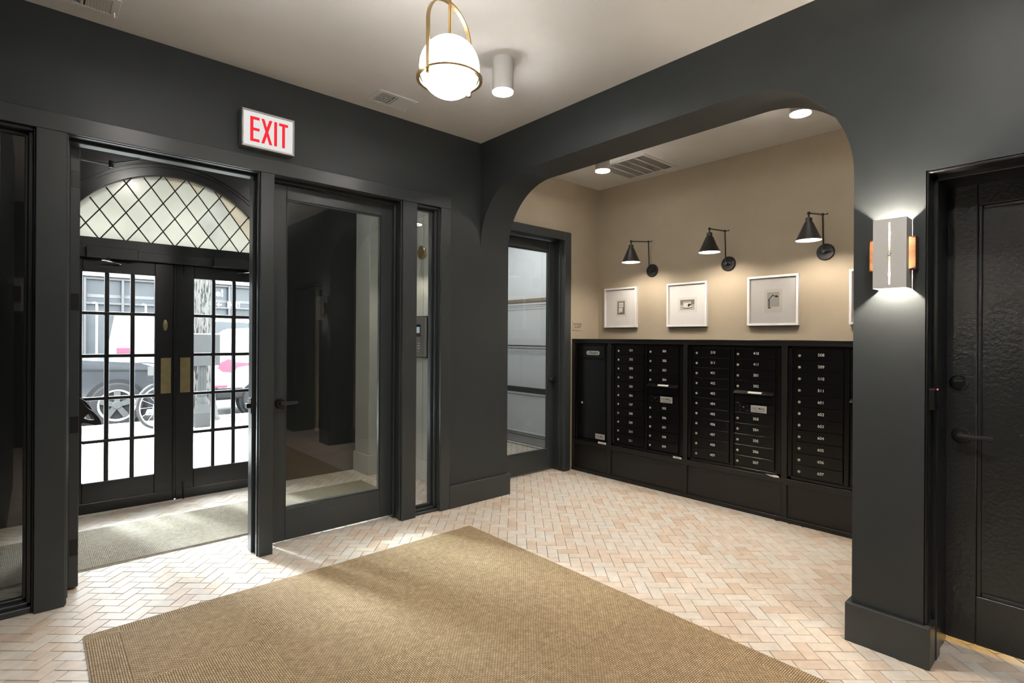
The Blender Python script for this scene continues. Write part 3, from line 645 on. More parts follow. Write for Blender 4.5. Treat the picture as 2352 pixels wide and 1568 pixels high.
for s in (-1, 1): MB().lathe([(0, -.018), (.008, -.018), (.009, -.012), (.006, -.009), (.004, -.008), (.004, .004), (0, .004)], PC + ya*.131*s + Vector((0, 0, -.055)), (0, 0, 1), 14).build('finial', 'brass', pd, True)
MB().tube([PC + Vector((0, 0, .122)), Vector((PC.x, PC.y, ZC - .02))], .0065, 12).build('stem', 'brass', pd, True)
MB().lathe([(0, -.028), (.05, -.028), (.062, -.02), (.065, 0), (0, 0)], (PC.x, PC.y, ZC), (0, 0, 1), 32).build('canopy', 'brass', pd, True)
def downlight(x, y, label, glow, hgt=.194, rec=.055):
    d = thing('cylinder_downlight', (x, y, ZC - hgt), label, 'ceiling light', 'white cylinder downlights'); zb = ZC - hgt; r = .0625
    MB().lathe([(r, 0), (r, hgt), (0, hgt), (0, hgt - .003), (r - .003, hgt - .003), (r - .004, .0), (r, 0)], (x, y, zb), (0, 0, 1), 40, caps=False).build('body', 'white', d, True)
    MB().lathe([(0, rec), (r - .006, rec)], (x, y, zb), (0, 0, 1), 32, caps=False).build('lens', glow, d)
    MB().lathe([(r - .005, -.005), (r - .001, -.005), (r - .001, .0), (r - .005, .0), (r - .005, -.005)], (x, y, zb), (0, 0, 1), 40, caps=False).build('added_glow_rim', 'rim', d, True)  # added glowing ring, brightens the ceiling around the fixture
CX, CY = PC.x, -1.767
downlight(-.767, -1.179, 'white cylinder downlight on the lobby ceiling right of the globe', 'down')
downlight(-.767, -3.30, 'white cylinder downlight on the lobby ceiling above the pillar side', 'down')
downlight(-2.357, -1.179, 'white cylinder downlight on the lobby ceiling above the open door side', 'down')
downlight(-2.357, -3.30, 'white cylinder downlight on the lobby ceiling near the viewer', 'down')
downlight(-2.2, .85, 'added unseen downlight on the vestibule ceiling near the french doors', 'vestfill'); downlight(-.95, .85, 'added unseen downlight on the vestibule ceiling near the pilaster', 'vestfill')  # unseen pair added to brighten the vestibule floor
downlight(.864, -.631, 'cylinder downlight in the alcove beside the return grille', 'alcdown', rec=.09); downlight(.865, -2.258, 'cylinder downlight in the alcove near the arch top right', 'alcdown', rec=.09)

# ------------------------------------------------------------------ wall sconces of bent metal with a wood block
def sconce(px, sx, cy_, label):       # px: wall plane, sx: outward direction
    s = thing('wall_sconce', (px, cy_, 1.626), label, 'wall sconce', 'slotted metal and wood wall sconces')
    X = lambda d: px + sx*d
    y0, y1, z0, z1 = cy_ - .061, cy_ + .061, 1.626, 1.926
    # front plate with two slots, built from strips; side flanges
    m = MB()
    for a, b, c, d in ((y0, cy_ - .0028, z0, z1), (cy_ + .0028, y1, z0, z1), (cy_ - .0028, cy_ + .0028, z0, z0 + .016), (cy_ - .0028, cy_ + .0028, z1 - .016, z1), (cy_ - .0028, cy_ + .0028, 1.764, 1.788)): m.box(X(.100), a, c, X(.0975), b, d)
    m.build('front_plate', 'sconce', s)
    for yy in (y0, y1):
        q = .0015 if yy == y0 else -.0015
        for a, b in ((z0, 1.708), (1.846, z1)): MB().box(X(.0975), yy, a, X(.003), yy + q, b).build('side_flange', 'sconce', s)
        MB().box(X(.0975), yy, 1.708, X(.060), yy + q, 1.846).build('side_flange', 'sconce', s)
    box('wood_block', 'wood', s, (X(.002), cy_ - .085, 1.706), (X(.055), cy_ + .087, 1.848), .002)
    MB().lathe([(0, 0), (.006, 0), (.006, .002), (.003, .005), (0, .005)], (X(.100), cy_, 1.776), (sx, 0, 0), 12).build('screw', 'steel', s)
    for z in (1.688, 1.866): MB().lathe([(.011*math.sin(PI*k/8), -.011*math.cos(PI*k/8)) for k in range(9)], (X(.066), cy_, z), (0, 0, 1), 12).build('bulb', 'sbulb', s, True)
sconce(0, -1, -2.973, 'grey slotted metal sconce with wood block on the pillar')
sconce(XL, 1, -2.93, 'matching slotted sconce on the lobby wall facing the pillar')

# ------------------------------------------------------------------ black mailboxes and their cabinet
cab = thing('mailbox_cabinet', (1.5, -1.3, 0), 'black panelled cabinet built around the mailboxes', 'cabinet')
def rail(name, y0, y1, z0, z1, x0=XM, d=.03, bev=.002): box(name, 'cabinet', cab, (x0, y0, z0), (x0 + d, y1, z1), bev)
YEND = -2.80
rail('top_rail', YC, YEND, 1.352, 1.397); rail('mid_rail', YC, YEND, .288, .334); rail('bottom_rail', YC, YEND, 0, .034, XM - .004, .034)
for a, b in ((YC, .20), (-.238, -.281), (-1.079, -1.120), (-1.917, -1.961), (-2.755, YEND)):
    rail('stile', a, b, .334, 1.352); rail('stile', a, b, .034, .288)
for a, b in ((.20, -.238), (-.281, -1.079), (-1.12, -1.917), (-1.961, -2.755)): rail('lower_panel', a + .004, b - .004, .030, .292, XM + .013, .012)
box('top_ledge', 'cabinet', cab, (XM - .006, YEND, 1.385), (XW, YC, 1.397), .002); box('carcass', 'cabinet', cab, (XM + .12, YEND, .01), (XM + .14, YC, 1.38), 0)
# shared pieces
DW, DH = .318, .0855
def door_mesh(wd, h):
    m = MB().box(-.006, -wd/2, -h/2, .006, wd/2, h/2, .0022); bm = m.bm; me = bpy.data.meshes.new('mailbox_door'); bm.to_mesh(me); bm.free(); me.materials.append(M['mailbox']); return me
dmesh = door_mesh(DW, DH)
def lock_mesh():
    m = MB().lathe([(.0098, 0), (.0098, .003), (.0085, .0045), (.0062, .0045), (.0060, .0025), (0, .0025)], (0, 0, 0), (-1, 0, 0), 20); me = bpy.data.meshes.new('lock'); bmesh.ops.recalc_face_normals(m.bm, faces=m.bm.faces[:]); m.bm.to_mesh(me); m.bm.free(); me.materials.append(M['locksteel'])
    for p in me.polygons: p.use_smooth = True
    me.set_sharp_from_angle(angle=.6); return me
def slot_mesh():
    m = MB().box(-.0035, -.0008, -.0035, -.0024, .0008, .0035); me = bpy.data.meshes.new('keyway'); m.bm.to_mesh(me); m.bm.free(); me.materials.append(M['printblack']); return me
lmesh = lock_mesh()
XD = XM + .012
def mail_door(unit, yc, row, num):
    z = 1.2875 - row*.0874
    d = place('mailbox_door', dmesh, unit, (XD, yc, z))
    place('lock', lmesh, d, (XD - .006, yc + DW/2 - .026, z - .007))
    if num: MB().mesh(text_mesh(str(num), bold=.006), facing_x((XD - .0064, yc - .015, z), .030)).build('number', 'printwhite', d)
def unit(label, y0, y1, cols):
    u = thing('mailbox_unit', (XM + .05, (y0+y1)/2, .337), label, 'mailbox', 'banks of black mailboxes')
    zb, zt = .338, 1.349
    for a, b, c, d in ((y0, y0 - .03, zb, zt), (y1 + .03, y1, zb, zt), (y0, y1, zb, zb + .022), (y0, y1, zt - .014, zt)): MB().box(XM + .008, a, c, XM + .035, b, d, .003).build('frame', 'mailbox', u)
    MB().box(XM + .02, y1, zb, XM + .11, y0, zt).build('body', 'mailbox', u)
    ym = sum(c[0] for c in cols)/2
    MB().box(XM + .004, ym - .016, zb + .02, XM + .03, ym + .016, zt - .014, .003).build('divider', 'mailbox', u)
    for yc, rows, nums in cols:
        for r, nnum in zip(rows, nums): mail_door(u, yc, r, nnum)
        if 4 not in rows:
            ya_, yb_ = yc + DW/2, yc - DW/2
            h = MB().prism([(XD - .002, ya_, .985), (XD - .002, ya_, .975), (XD - .030, ya_, .960), (XD - .032, ya_, .963), (XD - .006, ya_, .985)], (0, yb_-ya_, 0)).build('letter_hood', 'mailbox', u)
            MB().prism([(XD - .0115, yc + .045, .9815), (XD - .0265, yc + .045, .9680), (XD - .0268, yc + .045, .9684), (XD - .0118, yc + .045, .9819)], (0, -.11, 0)).build('hood_label', 'printwhite', h)
            MB().box(XD - .004, yb_, .885, XD + .006, ya_, .955, .002).build('slot_panel', 'mailbox', u)
            mp = MB().box(XD - .006, yb_, .808, XD + .006, ya_, .882, .002).build('master_door', 'mailbox', u)
            MB().lathe([(.006, 0), (.006, .003), (0, .003)], (XD - .006, yc + .085, .852), (-1, 0, 0), 14).build('master_lock', 'brass', mp)
            for dy in (.115, .055):
                for dz in (.825, .862): MB().lathe([(.002, 0), (0, .001)], (XD - .006, yc + dy, dz), (-1, 0, 0), 8).build('rivet', 'steel', mp)
            pm = MB().box(XD - .0085, yc - .10, .816, XD - .006, yc + .025, .872, .001).build('name_plate', 'alu', mp)
            MB().mesh(text_mesh('U.S. MAIL', bold=.012), facing_x((XD - .0088, yc - .038, .848), .024)).build('lettering', 'printblack', pm)
            MB().box(XD - .0088, yc - .09, .829, XD - .0084, yc + .013, .8305).build('rule', 'printblack', pm); MB().box(XD - .0088, yc - .08, .824, XD - .0084, yc + .003, .8255).build('rule', 'printblack', pm)
    return u
R11 = list(range(11)); RS = [0, 1, 2, 3, 6, 7, 8, 9, 10]
u1 = unit('bank of black mailboxes next to the trash door, 201 at its top left', -.283, -1.077, [(-.503, R11, range(201, 212)), (-.870, RS, range(301, 310))])
u2 = unit('middle bank of black mailboxes, 310 at its top left', -1.122, -1.915, [(-1.340, R11, [310, 311] + list(range(401, 410))), (-1.706, RS, [410, 411, 501, 502, 503, 504, 505, 506, 507])])
u3 = unit('bank of black mailboxes partly hidden by the pillar, 508 on top', -1.963, -2.753, [(-2.180, R11, [508, 509, 510, 511] + list(range(601, 608))), (-2.544, RS, [None]*9)])
tg = MB().box(XM - .002, -1.069, .329, XM, -.985, .346).build('maker_tag', 'printwhite', u1); MB().box(XM - .0025, -1.045, .334, XM - .0019, -.999, .341).build('print', 'ink_light', tg)
tg = MB().prism([(XM - .002, -1.905, .331), (XM - .002, -1.872, .329), (XM - .002, -1.84, .332), (XM - .002, -1.80, .343), (XM - .002, -1.845, .342), (XM - .002, -1.875, .347), (XM - .002, -1.903, .345)], (.0015, 0, 0)).build('torn_tag', 'printwhite', u2)
# trash receptacle unit
tu = thing('trash_unit', (XM + .05, -.02, .337), 'black trash receptacle door with oval silver label, left of the mailboxes', 'trash receptacle')
y0, y1 = .198, -.236
for a, b, c, d in ((y0, y0 - .028, .338, 1.349), (y1 + .022, y1, .338, 1.349), (y0, y1, .338, .352), (y0, y1, 1.335, 1.349)): MB().box(XM + .008, a, c, XM + .035, b, d, .003).build('frame', 'mailbox', tu)
MB().box(XM + .022, y1, .338, XM + .11, y0, 1.349).build('body', 'mailbox', tu)
td = MB().box(XM + .008, -.205, .36, XM + .022, .16, 1.186, .003).build('lower_door', 'mailbox', tu); place('lock', lmesh, td, (XM + .008, .10, .727))
fl_ = MB().box(XM + .010, -.205, 1.192, XM + .022, .16, 1.332, .003).box(XM + .004, -.200, 1.205, XM + .012, .094, 1.325, .003).build('flap', 'mailbox', tu)
pts = [(.0 + .066*(1 if math.cos(t) > 0 else -1) + .0215*math.cos(t), .0215*math.sin(t)) for t in [2*PI*k/32 + .01 for k in range(32)]]
tl = MB().prism([(XM + .0030, -.045 + a, 1.252 + b) for a, b in pts], (.0012, 0, 0)).build('oval_label', 'alu', fl_)
MB().mesh(text_mesh('TRASH', bold=.014), facing_x((XM + .0026, -.052, 1.251), .036)).build('lettering', 'printblack', tl)
up = MB().box(XM + .0055, -.201, .372, XM + .008, -.080, .426, .001).build('mail_plate', 'alu', td); MB().mesh(text_mesh('U.S. MAIL', bold=.014), facing_x((XM + .0052, -.141, .402), .022)).build('lettering', 'printblack', up)
MB().box(XM + .005, -.19, .386, XM + .0054, -.092, .3876).build('rule', 'printblack', up)
lg = MB().box(XM - .006, -.236, .334, XM + .02, .198, .341, .002).build('ledge', 'mailbox', tu); tg = MB().box(XM - .0085, -.232, .332, XM - .006, -.128, .351).build('maker_tag', 'printwhite', lg); MB().box(XM - .009, -.215, .338, XM - .0084, -.15, .345).build('print', 'ink_light', tg)

# ------------------------------------------------------------------ framed prints
XF = XW - .035
def frame(yl, label, art, vis=True):
    s = .4265; y0, y1 = yl, yl - s; z0, z1 = 1.521, 1.951
    f = thing('framed_print', (XW - .02, (y0+y1)/2, z0), label, 'picture', 'white framed etchings over the mailboxes'); fw = .019
    for a, b in (((XF, y1, z0), (XW - .001, y0, z0 + fw)), ((XF, y1, z1 - fw), (XW - .001, y0, z1)), ((XF, y1, z0 + fw), (XW - .001, y1 + fw, z1 - fw)), ((XF, y0 - fw, z0 + fw), (XW - .001, y0, z1 - fw))): box('frame_side', 'white', f, a, b, .0015)
    xm = XF + .016
    mb_ = MB().box(xm, y1 + fw, z0 + fw, xm + .004, y0 - fw, z1 - fw).build('mat_board', 'matboard', f)
    if not art: return
    (wy, wz), (py, pz), draw = art; yc = yl - .2195; zc = 1.733
    for a, b in (((-wy/2, -wz/2), (wy/2, -wz/2 + .0012)), ((-wy/2, wz/2 - .0012), (wy/2, wz/2)), ((-wy/2, -wz/2), (-wy/2 + .0012, wz/2)), ((wy/2 - .0012, -wz/2), (wy/2, wz/2))): MB().box(xm - .0004, yc - a[0], zc + a[1], xm, yc - b[0], zc + b[1]).build('mat_bevel', 'ink_light', mb_)
    pr = MB().box(xm - .0006, yc - wy/2 + .002, zc - wz/2 + .002, xm - .0002, yc + wy/2 - .002, zc + wz/2 - .002).build('print', 'paper', f)
    def shape(mat, pts, lay=0):
        MB().prism([(xm - .0009 - .00025*lay, yc - x*py/2, zc + z*pz/2) for x, z in pts], (-.0002, 0, 0)).build('ink_shape', mat, pr)
    draw(shape)
    MB().poly([(xm - .005, y1 + fw, z0 + fw), (xm - .005, y0 - fw, z0 + fw), (xm - .005, y0 - fw, z1 - fw), (xm - .005, y1 + fw, z1 - fw)]).build('glazing', 'artglass', f)
def rc(a, b, c, d): return [(a, b), (c, b), (c, d), (a, d)]
def ell(cx, cz, rx, rz, n=24, a0=0, a1=2*PI): return [(cx + rx*math.cos(a0 + (a1-a0)*k/n), cz + rz*math.sin(a0 + (a1-a0)*k/n)) for k in range(n if a1-a0 > 6.2 else n+1)]
def draw_window(S):
    S('ink_grey', rc(-1, -1, 1, 1)); S('ink_light', rc(-.86, -.92, .86, .93), 1); S('ink', rc(-.76, -.86, .76, .86), 2); S('paper', rc(-.60, -.74, .62, .78), 3)
    S('ink_grey', rc(-.60, .02, .62, .10), 4); S('ink_grey', rc(-.60, .40, .62, .44), 4); S('ink_grey', rc(-.03, .08, .03, .78), 4); S('ink_grey', rc(.40, -.74, .62, .0), 4)
    S('ink', [(-.5, -.70), (.35, -.70), (.30, -.60), (.12, -.52), (.05, -.60), (-.3, -.64)], 5)
def draw_cup(S):
    S('ink_light', rc(-1, -1, 1, 1)); S('ink_grey', rc(-1, .05, 1, 1), 1); S('ink', ell(.0, -.42, .68, .30), 2); S('paper', ell(.0, -.33, .66, .26), 3)
    S('paper', [(-.52, .52), (.5, .56), (.55, .2), (.36, -.30), (.1, -.45), (-.15, -.45), (-.42, -.25), (-.55, .2)], 4); S('paper', ell(0, .53, .52, .13), 5); S('ink_grey', ell(0, .52, .43, .08), 6)
    S('ink', [(.12, .18), (.50, .22), (.40, -.2), (.2, -.40), (.08, -.40)], 6); S('ink_grey', [(.45, .1), (.72, .2), (.70, -.05), (.40, -.22)], 5); S('ink', rc(-.40, .30, -.26, .40), 7)
def draw_lamp(S):
    S('ink_light', rc(-1, -.68, 1, 1)); S('paper', rc(-1, -1, 1, -.68)); S('ink', ell(-.62, -.80, .32, .05), 2); S('ink_grey', rc(-.82, -.78, -.60, .08), 2); S('ink', rc(-.66, -.78, -.58, .08), 3)
    S('ink', [(-.78, .12), (-.60, .20), (-.02, .62), (-.08, .70), (-.70, .26)], 3); S('ink', ell(-.72, .12, .12, .07), 4); S('ink', ell(-.06, .64, .10, .06), 4)
    S('ink', [(-.05, .60), (.30, .50), (.30, .56), (-.02, .68)], 3); S('ink', [(.22, .46), (.34, .58), (.56, .62), (.76, .54), (.84, .40), (.5, .40)], 4)
frame(.133, 'white framed etching of a sash window, nearest the closet corner', ((.142, .196), (.101, .149), draw_window))
frame(-.652, 'white framed etching of a cup and saucer', ((.194, .141), (.152, .100), draw_cup))
frame(-1.462, 'white framed etching of a desk lamp', ((.141, .196), (.101, .150), draw_lamp))
frame(-2.257, 'white framed picture mostly hidden behind the pillar', None)

# ------------------------------------------------------------------ black swing-arm lamps
def arm_lamp(yc, zc, xh, zh, ze, label):
    l = thing('swing_arm_lamp', (XW, yc, zc - .066), label, 'wall lamp', 'black swing-arm lamps over the prints')
    MB().lathe([(0, 0), (.067, 0), (.067, .008), (.060, .016), (0, .018)], (XW, yc, zc), (-1, 0, 0), 36).build('wall_plate', 'lampblack', l, True)
    xj = XW - .055; xe = XW - .075
    MB().lathe([(.009, 0), (.009, .03), (.014, .032), (.014, .048), (0, .05)], (XW - .016, yc, zc), (-1, 0, 0), 16).build('pivot', 'lampblack', l, True)
    MB().tube([(xj, yc - .045, zc + .002), (xj, yc - .015, zc), (xj, yc + .03, zc)], [.006, .005, .007], 8).build('wing_screw', 'lampblack', l, True)
    MB().tube([(xj, yc, zc), (xe, yc, ze)], .0058, 10).build('lower_arm', 'lampblack', l, True)
    MB().lathe([(.0115*math.sin(PI*k/8), -.0115*math.cos(PI*k/8)) for k in range(9)], (xe, yc, ze), (0, 0, 1), 14).build('elbow', 'lampblack', l, True)
    MB().tube([(xe, yc, ze), (xe + .012, yc - .022, ze), (xe + .016, yc - .034, ze + .006)], [.004, .004, .006], 8).build('wing_screw', 'lampblack', l, True)
    MB().tube([(xe, yc, ze), (xh, yc, zh)], .0058, 10).build('upper_arm', 'lampblack', l, True)
    MB().lathe([(.0125*math.sin(PI*k/8), -.0125*math.cos(PI*k/8)) for k in range(9)], (xh, yc, zh), (0, 0, 1), 14).build('knuckle', 'lampblack', l, True)
    zt = zh - .070; zb = zt - .136
    MB().lathe([(.006, -.012), (.006, -.030), (.020, -.034), (.024, -.042), (.024, -.070), (0, -.070)], (xh, yc, zh), (0, 0, 1), 20).build('socket', 'lampblack', l, True)
    sh = MB().lathe([(.022, zt), (.030, zt), (.089, zb), (.0905, zb - .001), (.0885, zb), (.0285, zt - .002), (.022, zt - .002)], (xh, yc, 0), (0, 0, 1), 40, caps=False).build('lamp_shade', 'lampblack', l, True)
    MB().lathe([(.0275, zt - .003), (.0872, zb + .001)], (xh, yc, 0), (0, 0, 1), 40, caps=False).build('shade_lining', 'white', sh, True)
    MB().lathe([(.030*math.sin(PI*k/10), -.030*math.cos(PI*k/10)) for k in range(11)], (xh, yc, zb + .045), (0, 0, 1), 18).build('bulb', 'bulb', l, True)
arm_lamp(-.463, 2.103, 1.520, 2.358, 2.392, 'black swing-arm lamp over the window etching'); arm_lamp(-1.275, 2.092, 1.535, 2.364, 2.383, 'black swing-arm lamp over the cup etching'); arm_lamp(-2.082, 2.107, 1.522, 2.360, 2.397, 'black swing-arm lamp beside the pillar edge')

# ------------------------------------------------------------------ closet door, sign, shelving
ct = thing('trim_3', (.9, .22, 0), 'charcoal casing around the closet door', 'trim', kind='structure')
box('casing_side', 'trim', ct, (1.30, .21, 0), (1.398, YC, 2.52), .003); box('casing_head', 'trim', ct, (.345, .21, 2.432), (1.2995, YC, 2.52), .003)
box('jamb', 'trim', ct, (1.305, YC, 0), (1.36, .43, 2.50), .003); box('head_jamb', 'trim', ct, (.43, YC, 2.437), (1.305, .43, 2.50), .003); MB().box(1.296, .27, 0, 1.306, .30, 2.437, .004, 2).build('bead', 'trim', ct)
d5 = thing('door_5', (.87, .39, 0), 'charcoal closet door with tall glass pane in the alcove', 'door', kind='structure')
glazed_leaf(d5, .44, 1.343, .37, .415, .014, 2.43, .55, 1.226, .222, 2.318, 'trim', 'glass_green')
lever(d5, (1.285, .37, .952), -1, 0, (0, -1, 0))
sg = thing('closet_sign', (1.53, YC, 1.487), 'small sign reading package closet beside the closet door', 'sign')
box('plate', 'beige', sg, (1.452, YC - .006, 1.487), (1.607, YC, 1.590), .001)
for t_, z_ in (('PACKAGE', 1.553), ('CLOSET', 1.523)): lettering('lettering', t_, 'printblack', sg, facing_y((1.53, YC - .0064, z_), .030), .016)
def rack():
    r = thing('wire_shelf_rack', (1.83, 1.3, 0), 'wire shelving rack inside the package closet', 'shelf rack')
    xa, xb, ya_, yb_ = 1.60, 2.06, .46, 2.2
    for x in (xa, xb):
        for y in (yb_, ): MB().tube([(x, y, 0), (x, y, 2.0)], .012, 10).build('post', 'wire', r)
    for z, mt in ((1.872, 'wirebrown'), (1.303, 'black'), (.742, 'black'), (.125, 'black')):
        s = MB().tube([(xa, ya_, z), (xa, yb_, z)], .004, 6).build('shelf', mt, r)
        m = MB().tube([(xb, ya_, z), (xb, yb_, z)], .004, 6).tube([(xa, ya_, z - .032), (xa, yb_, z - .032)], .004, 6).tube([(xb, ya_, z - .032), (xb, yb_, z - .032)], .004, 6); m.build('rail', mt, s)
        m = MB(); y = ya_; k = 0; P = []
        while y < yb_: P.append((xa - .001, y, z - (.002 if k % 2 else .030))); y += .034; k += 1
        m.tube(P, .0028, 5); m.build('truss', mt if z > 1.8 else 'wire', s)
        m = MB(); y = ya_ + .01
        while y < yb_: m.tube([(xa, y, z + .003), (xb, y, z + .003)], .0016, 4, False); y += .026
        m.build('slats', mt, s)
    MB().box(xa - .004, ya_, .745, xa + .004, yb_, .80, .001).build('shelf_liner', 'black', r)
rack()
cl = thing('closet_ceiling_light', (1.2, 1.3, ZC - .06), 'flat white light on the closet ceiling', 'ceiling light'); MB().lathe([(0, 0), (.15, 0), (.16, .02), (.16, .06), (0, .06)], (1.2, 1.3, ZC - .06), (0, 0, 1), 32).build('body', 'white', cl, True)
MB().lathe([(0, -.002), (.14, -.002)], (1.2, 1.3, ZC - .06), (0, 0, 1), 32, caps=False).build('lens', 'closetlamp', cl)

# ------------------------------------------------------------------ vestibule fittings
ic = thing('intercom', (-.02, .90, 1.20), 'grey keypad intercom panel seen through the narrow sidelight', 'intercom')
m = MB(); b = m.bm
A = [(0, .785, 1.200), (0, 1.03, 1.200), (0, 1.03, 1.612), (0, .785, 1.612)]; Bq = [(-.035, .81, 1.207), (-.028, 1.025, 1.207), (-.028, 1.025, 1.600), (-.035, .795 + .03, 1.590)]
m.box(-.012, .785, 1.20, 0, 1.03, 1.612, .004); m.build('back_box', 'plastic', ic)
fpn = MB().box(-.034, .805, 1.212, -.012, 1.022, 1.598, .006, 2).build('face_plate', 'steel', ic)
sc_ = MB().box(-.036, .89, 1.41, -.033, .99, 1.53, .001).build('display', 'plastic', ic); MB().box(-.0368, .905, 1.445, -.0358, .975, 1.505).build('screen', 'screen', sc_)
for r in range(4):
    for c in range(3):
        if r == 3 and c != 1: continue
        MB().lathe([(.007, 0), (.007, .002), (0, .003)], (-.034, .912 + c*.026, 1.345 - r*.026), (-1, 0, 0), 10).build('key', 'key', ic)
for k in range(6): MB().lathe([(.004, 0), (.004, .002), (0, .002)], (-.034, .938 + .022*math.cos(k*PI/3), 1.385 + .018*math.sin(k*PI/3)), (-1, 0, 0), 8).build('key', 'key', ic)
bs = thing('brass_wall_light', (0, .92, 2.173), 'round brass wall light seen through the narrow sidelight', 'wall light')
MB().lathe([(0, 0), (.067, 0), (.067, .012), (.062, .016), (.012, .018), (.010, .05), (.006, .06), (0, .06)], (0, .925, 2.240), (-1, 0, 0), 36).build('back_plate', 'brass', bs, True)
MB().tube([(-.05, .925, 2.24), (-.17, .925, 2.25), (-.215, .925, 2.235), (-.225, .925, 2.19)], .006, 10).build('arm', 'brass', bs, True)
MB().lathe([(.012, 2.20), (.022, 2.19), (.062, 2.06), (.060, 2.06), (.020, 2.185), (.012, 2.19)], (-.225, .925, 0), (0, 0, 1), 28, caps=False).build('shade', 'brass', bs, True)
MB().lathe([(.026*math.sin(PI*k/12), -.026*math.cos(PI*k/12)) for k in range(13)], (-.225, .925, 2.10), (0, 0, 1), 18).build('bulb', 'brassglobe', bs, True)

# ------------------------------------------------------------------ panelled door on the right
t4 = thing('trim_4', (.2, -3.6, 0), 'black recessed casing around the panelled door', 'trim', kind='structure')
for a, b, c in ((.004, .09, -.012), (.09, .165, -.030), (.165, .36, -.020)):
    box('jamb', 'black_trim', t4, (a, -3.08 + c, 0), (b, -3.079, 2.129), .004); box('head', 'black_trim', t4, (a, -4.12, 2.129 + c), (b, -3.08, 2.130), .004)
d6 = thing('door_6', (.36, -3.6, 0), 'black panelled door with lever handle and occupancy lock at the right edge', 'door', kind='structure')
ya_, yb_, xl, xr = -3.098, -4.02, .335, .378
box('stile', 'doortex', d6, (xl, -3.208, .022), (xr, ya_, 2.112), .003); box('stile', 'doortex', d6, (xl, yb_, .022), (xr, -3.91, 2.112), .003)
box('top_rail', 'doortex', d6, (xl, -3.91, 2.015), (xr, -3.208, 2.112), .003); box('bottom_rail', 'doortex', d6, (xl, -3.91, .022), (xr, -3.208, .243), .003)
box('panel', 'doortex', d6, (xl + .014, -3.92, .233), (xr - .012, -3.198, 2.025), .0)
for a, b in (((-3.226, .243), (-3.208, 2.015)), ((-3.91, .243), (-3.892, 2.015)), ((-3.892, .243), (-3.226, .261)), ((-3.892, 1.997), (-3.226, 2.015))): MB().box(xl + .003, a[0], a[1], xl + .016, b[0], b[1], .005, 2).build('panel_moulding', 'doortex', d6)
lever(d6, (xl, -3.155, .967), 0, -1, (-1, 0, 0), L=.115)
db = MB().lathe([(0, 0), (.034, 0), (.034, .006), (.028, .012), (0, .013)], (xl, -3.144, 1.207), (-1, 0, 0), 32).build('occupancy_lock', 'plastic', d6, True)
lettering('lettering', 'VACANT', 'faint', db, facing_x((xl - .0135, -3.144, 1.216), .0085), .01)
rd = thing('card_reader', (.04, -3.10, 1.10), 'slim black card reader with red light on the door reveal', 'card reader')
MB().box(.004, -3.118, 1.103, .056, -3.0915, 1.196, .006, 2).build('body', 'plastic', rd); MB().box(.030, -3.1195, 1.188, .042, -3.117, 1.194, .001).build('indicator', 'led', rd)
bl = thing('floor_lamp', (1.6, -3.7, 0), 'yellow lamp in the hall behind the panelled door', 'lamp'); MB().lathe([(0, 0), (.12, 0), (.12, .02), (.012, .03), (.012, .45), (0, .45)], (1.6, -3.7, 0), (0, 0, 1), 20).build('stand', 'brass', bl, True)
MB().lathe([(.09*math.sin(PI*k/12), -.09*math.cos(PI*k/12)) for k in range(13)], (1.6, -3.7, .53), (0, 0, 1), 20).build('shade', 'backlamp', bl, True)

# ------------------------------------------------------------------ rug and vestibule mat
def carpet(name, rect, xs, ys, label, flip, ma='rug_a', mb_='rug_b'):
    x0, x1, y0, y1 = rect; r = thing(name, ((x0+x1)/2, (y0+y1)/2, 0), label, 'rug')
    box('backing', 'rug_edge', r, (x0 - .004, y0 - .004, .0012), (x1 + .004, y1 + .004, .006), .001)
    xs = [x0] + [x for x in xs if x0 + .02 < x < x1 - .02] + [x1]; ys = [y0] + [y for y in ys if y0 + .02 < y < y1 - .02] + [y1]
    for i in range(len(xs)-1):
        for j in range(len(ys)-1):
            MB().box(xs[i], ys[j], .004, xs[i+1], ys[j+1], .0105, .0003).build('carpet_tile', ma if (i + j + flip) % 2 else mb_, r)
carpet('entrance_rug', RUG, [-2.55, -2.05, -1.53, -1.03, -.53], [-2.53, -2.03, -1.52, -1.02, -.52], 'large tan woven carpet-tile rug in the middle of the lobby', 0)
carpet('door_mat', MATR, [-2.59, -2.09, -1.59, -1.09, -.59], [.82], 'long greyish tan woven mat on the vestibule floor', 1, 'mat_a', 'mat_b')

# ------------------------------------------------------------------ street
sw = thing('sidewalk', (0, 4.5, -.1), 'pale concrete sidewalk outside the street doors', 'sidewalk', kind='structure')
for i in range(-6, 7):
    for j in range(3):
        y0 = YE + .23 + j*1.45; MB().box(EX - .3 + i*1.45 + .004, y0 + .004, -.2, EX - .3 + (i+1)*1.45 - .004, y0 + 1.45 - .004, -.045 - random.uniform(0, .004), .006).build('paving_slab', 'concrete', sw)
MB().box(-30, YE + .2, -.3, 30, 7.2, -.058).build('joint_bed', 'soil', sw)
cb = MB().box(-30, 7.15, -.3, 30, 7.35, -.05, .02).build('kerb', 'concrete'); tag(cb, 'concrete kerb between the planting strip and the road', 'kerb', kind='structure')
rdw = MB().box(-40, 7.35, -.4, 40, 18, -.17).build('road', 'asphalt'); tag(rdw, 'grey asphalt road beyond the kerb', 'road', kind='structure')
sw2 = MB().box(-40, 18, -.4, 40, 21, -.06).build('far_sidewalk', 'concrete'); tag(sw2, 'pale sidewalk in front of the shop across the street', 'sidewalk', kind='structure')

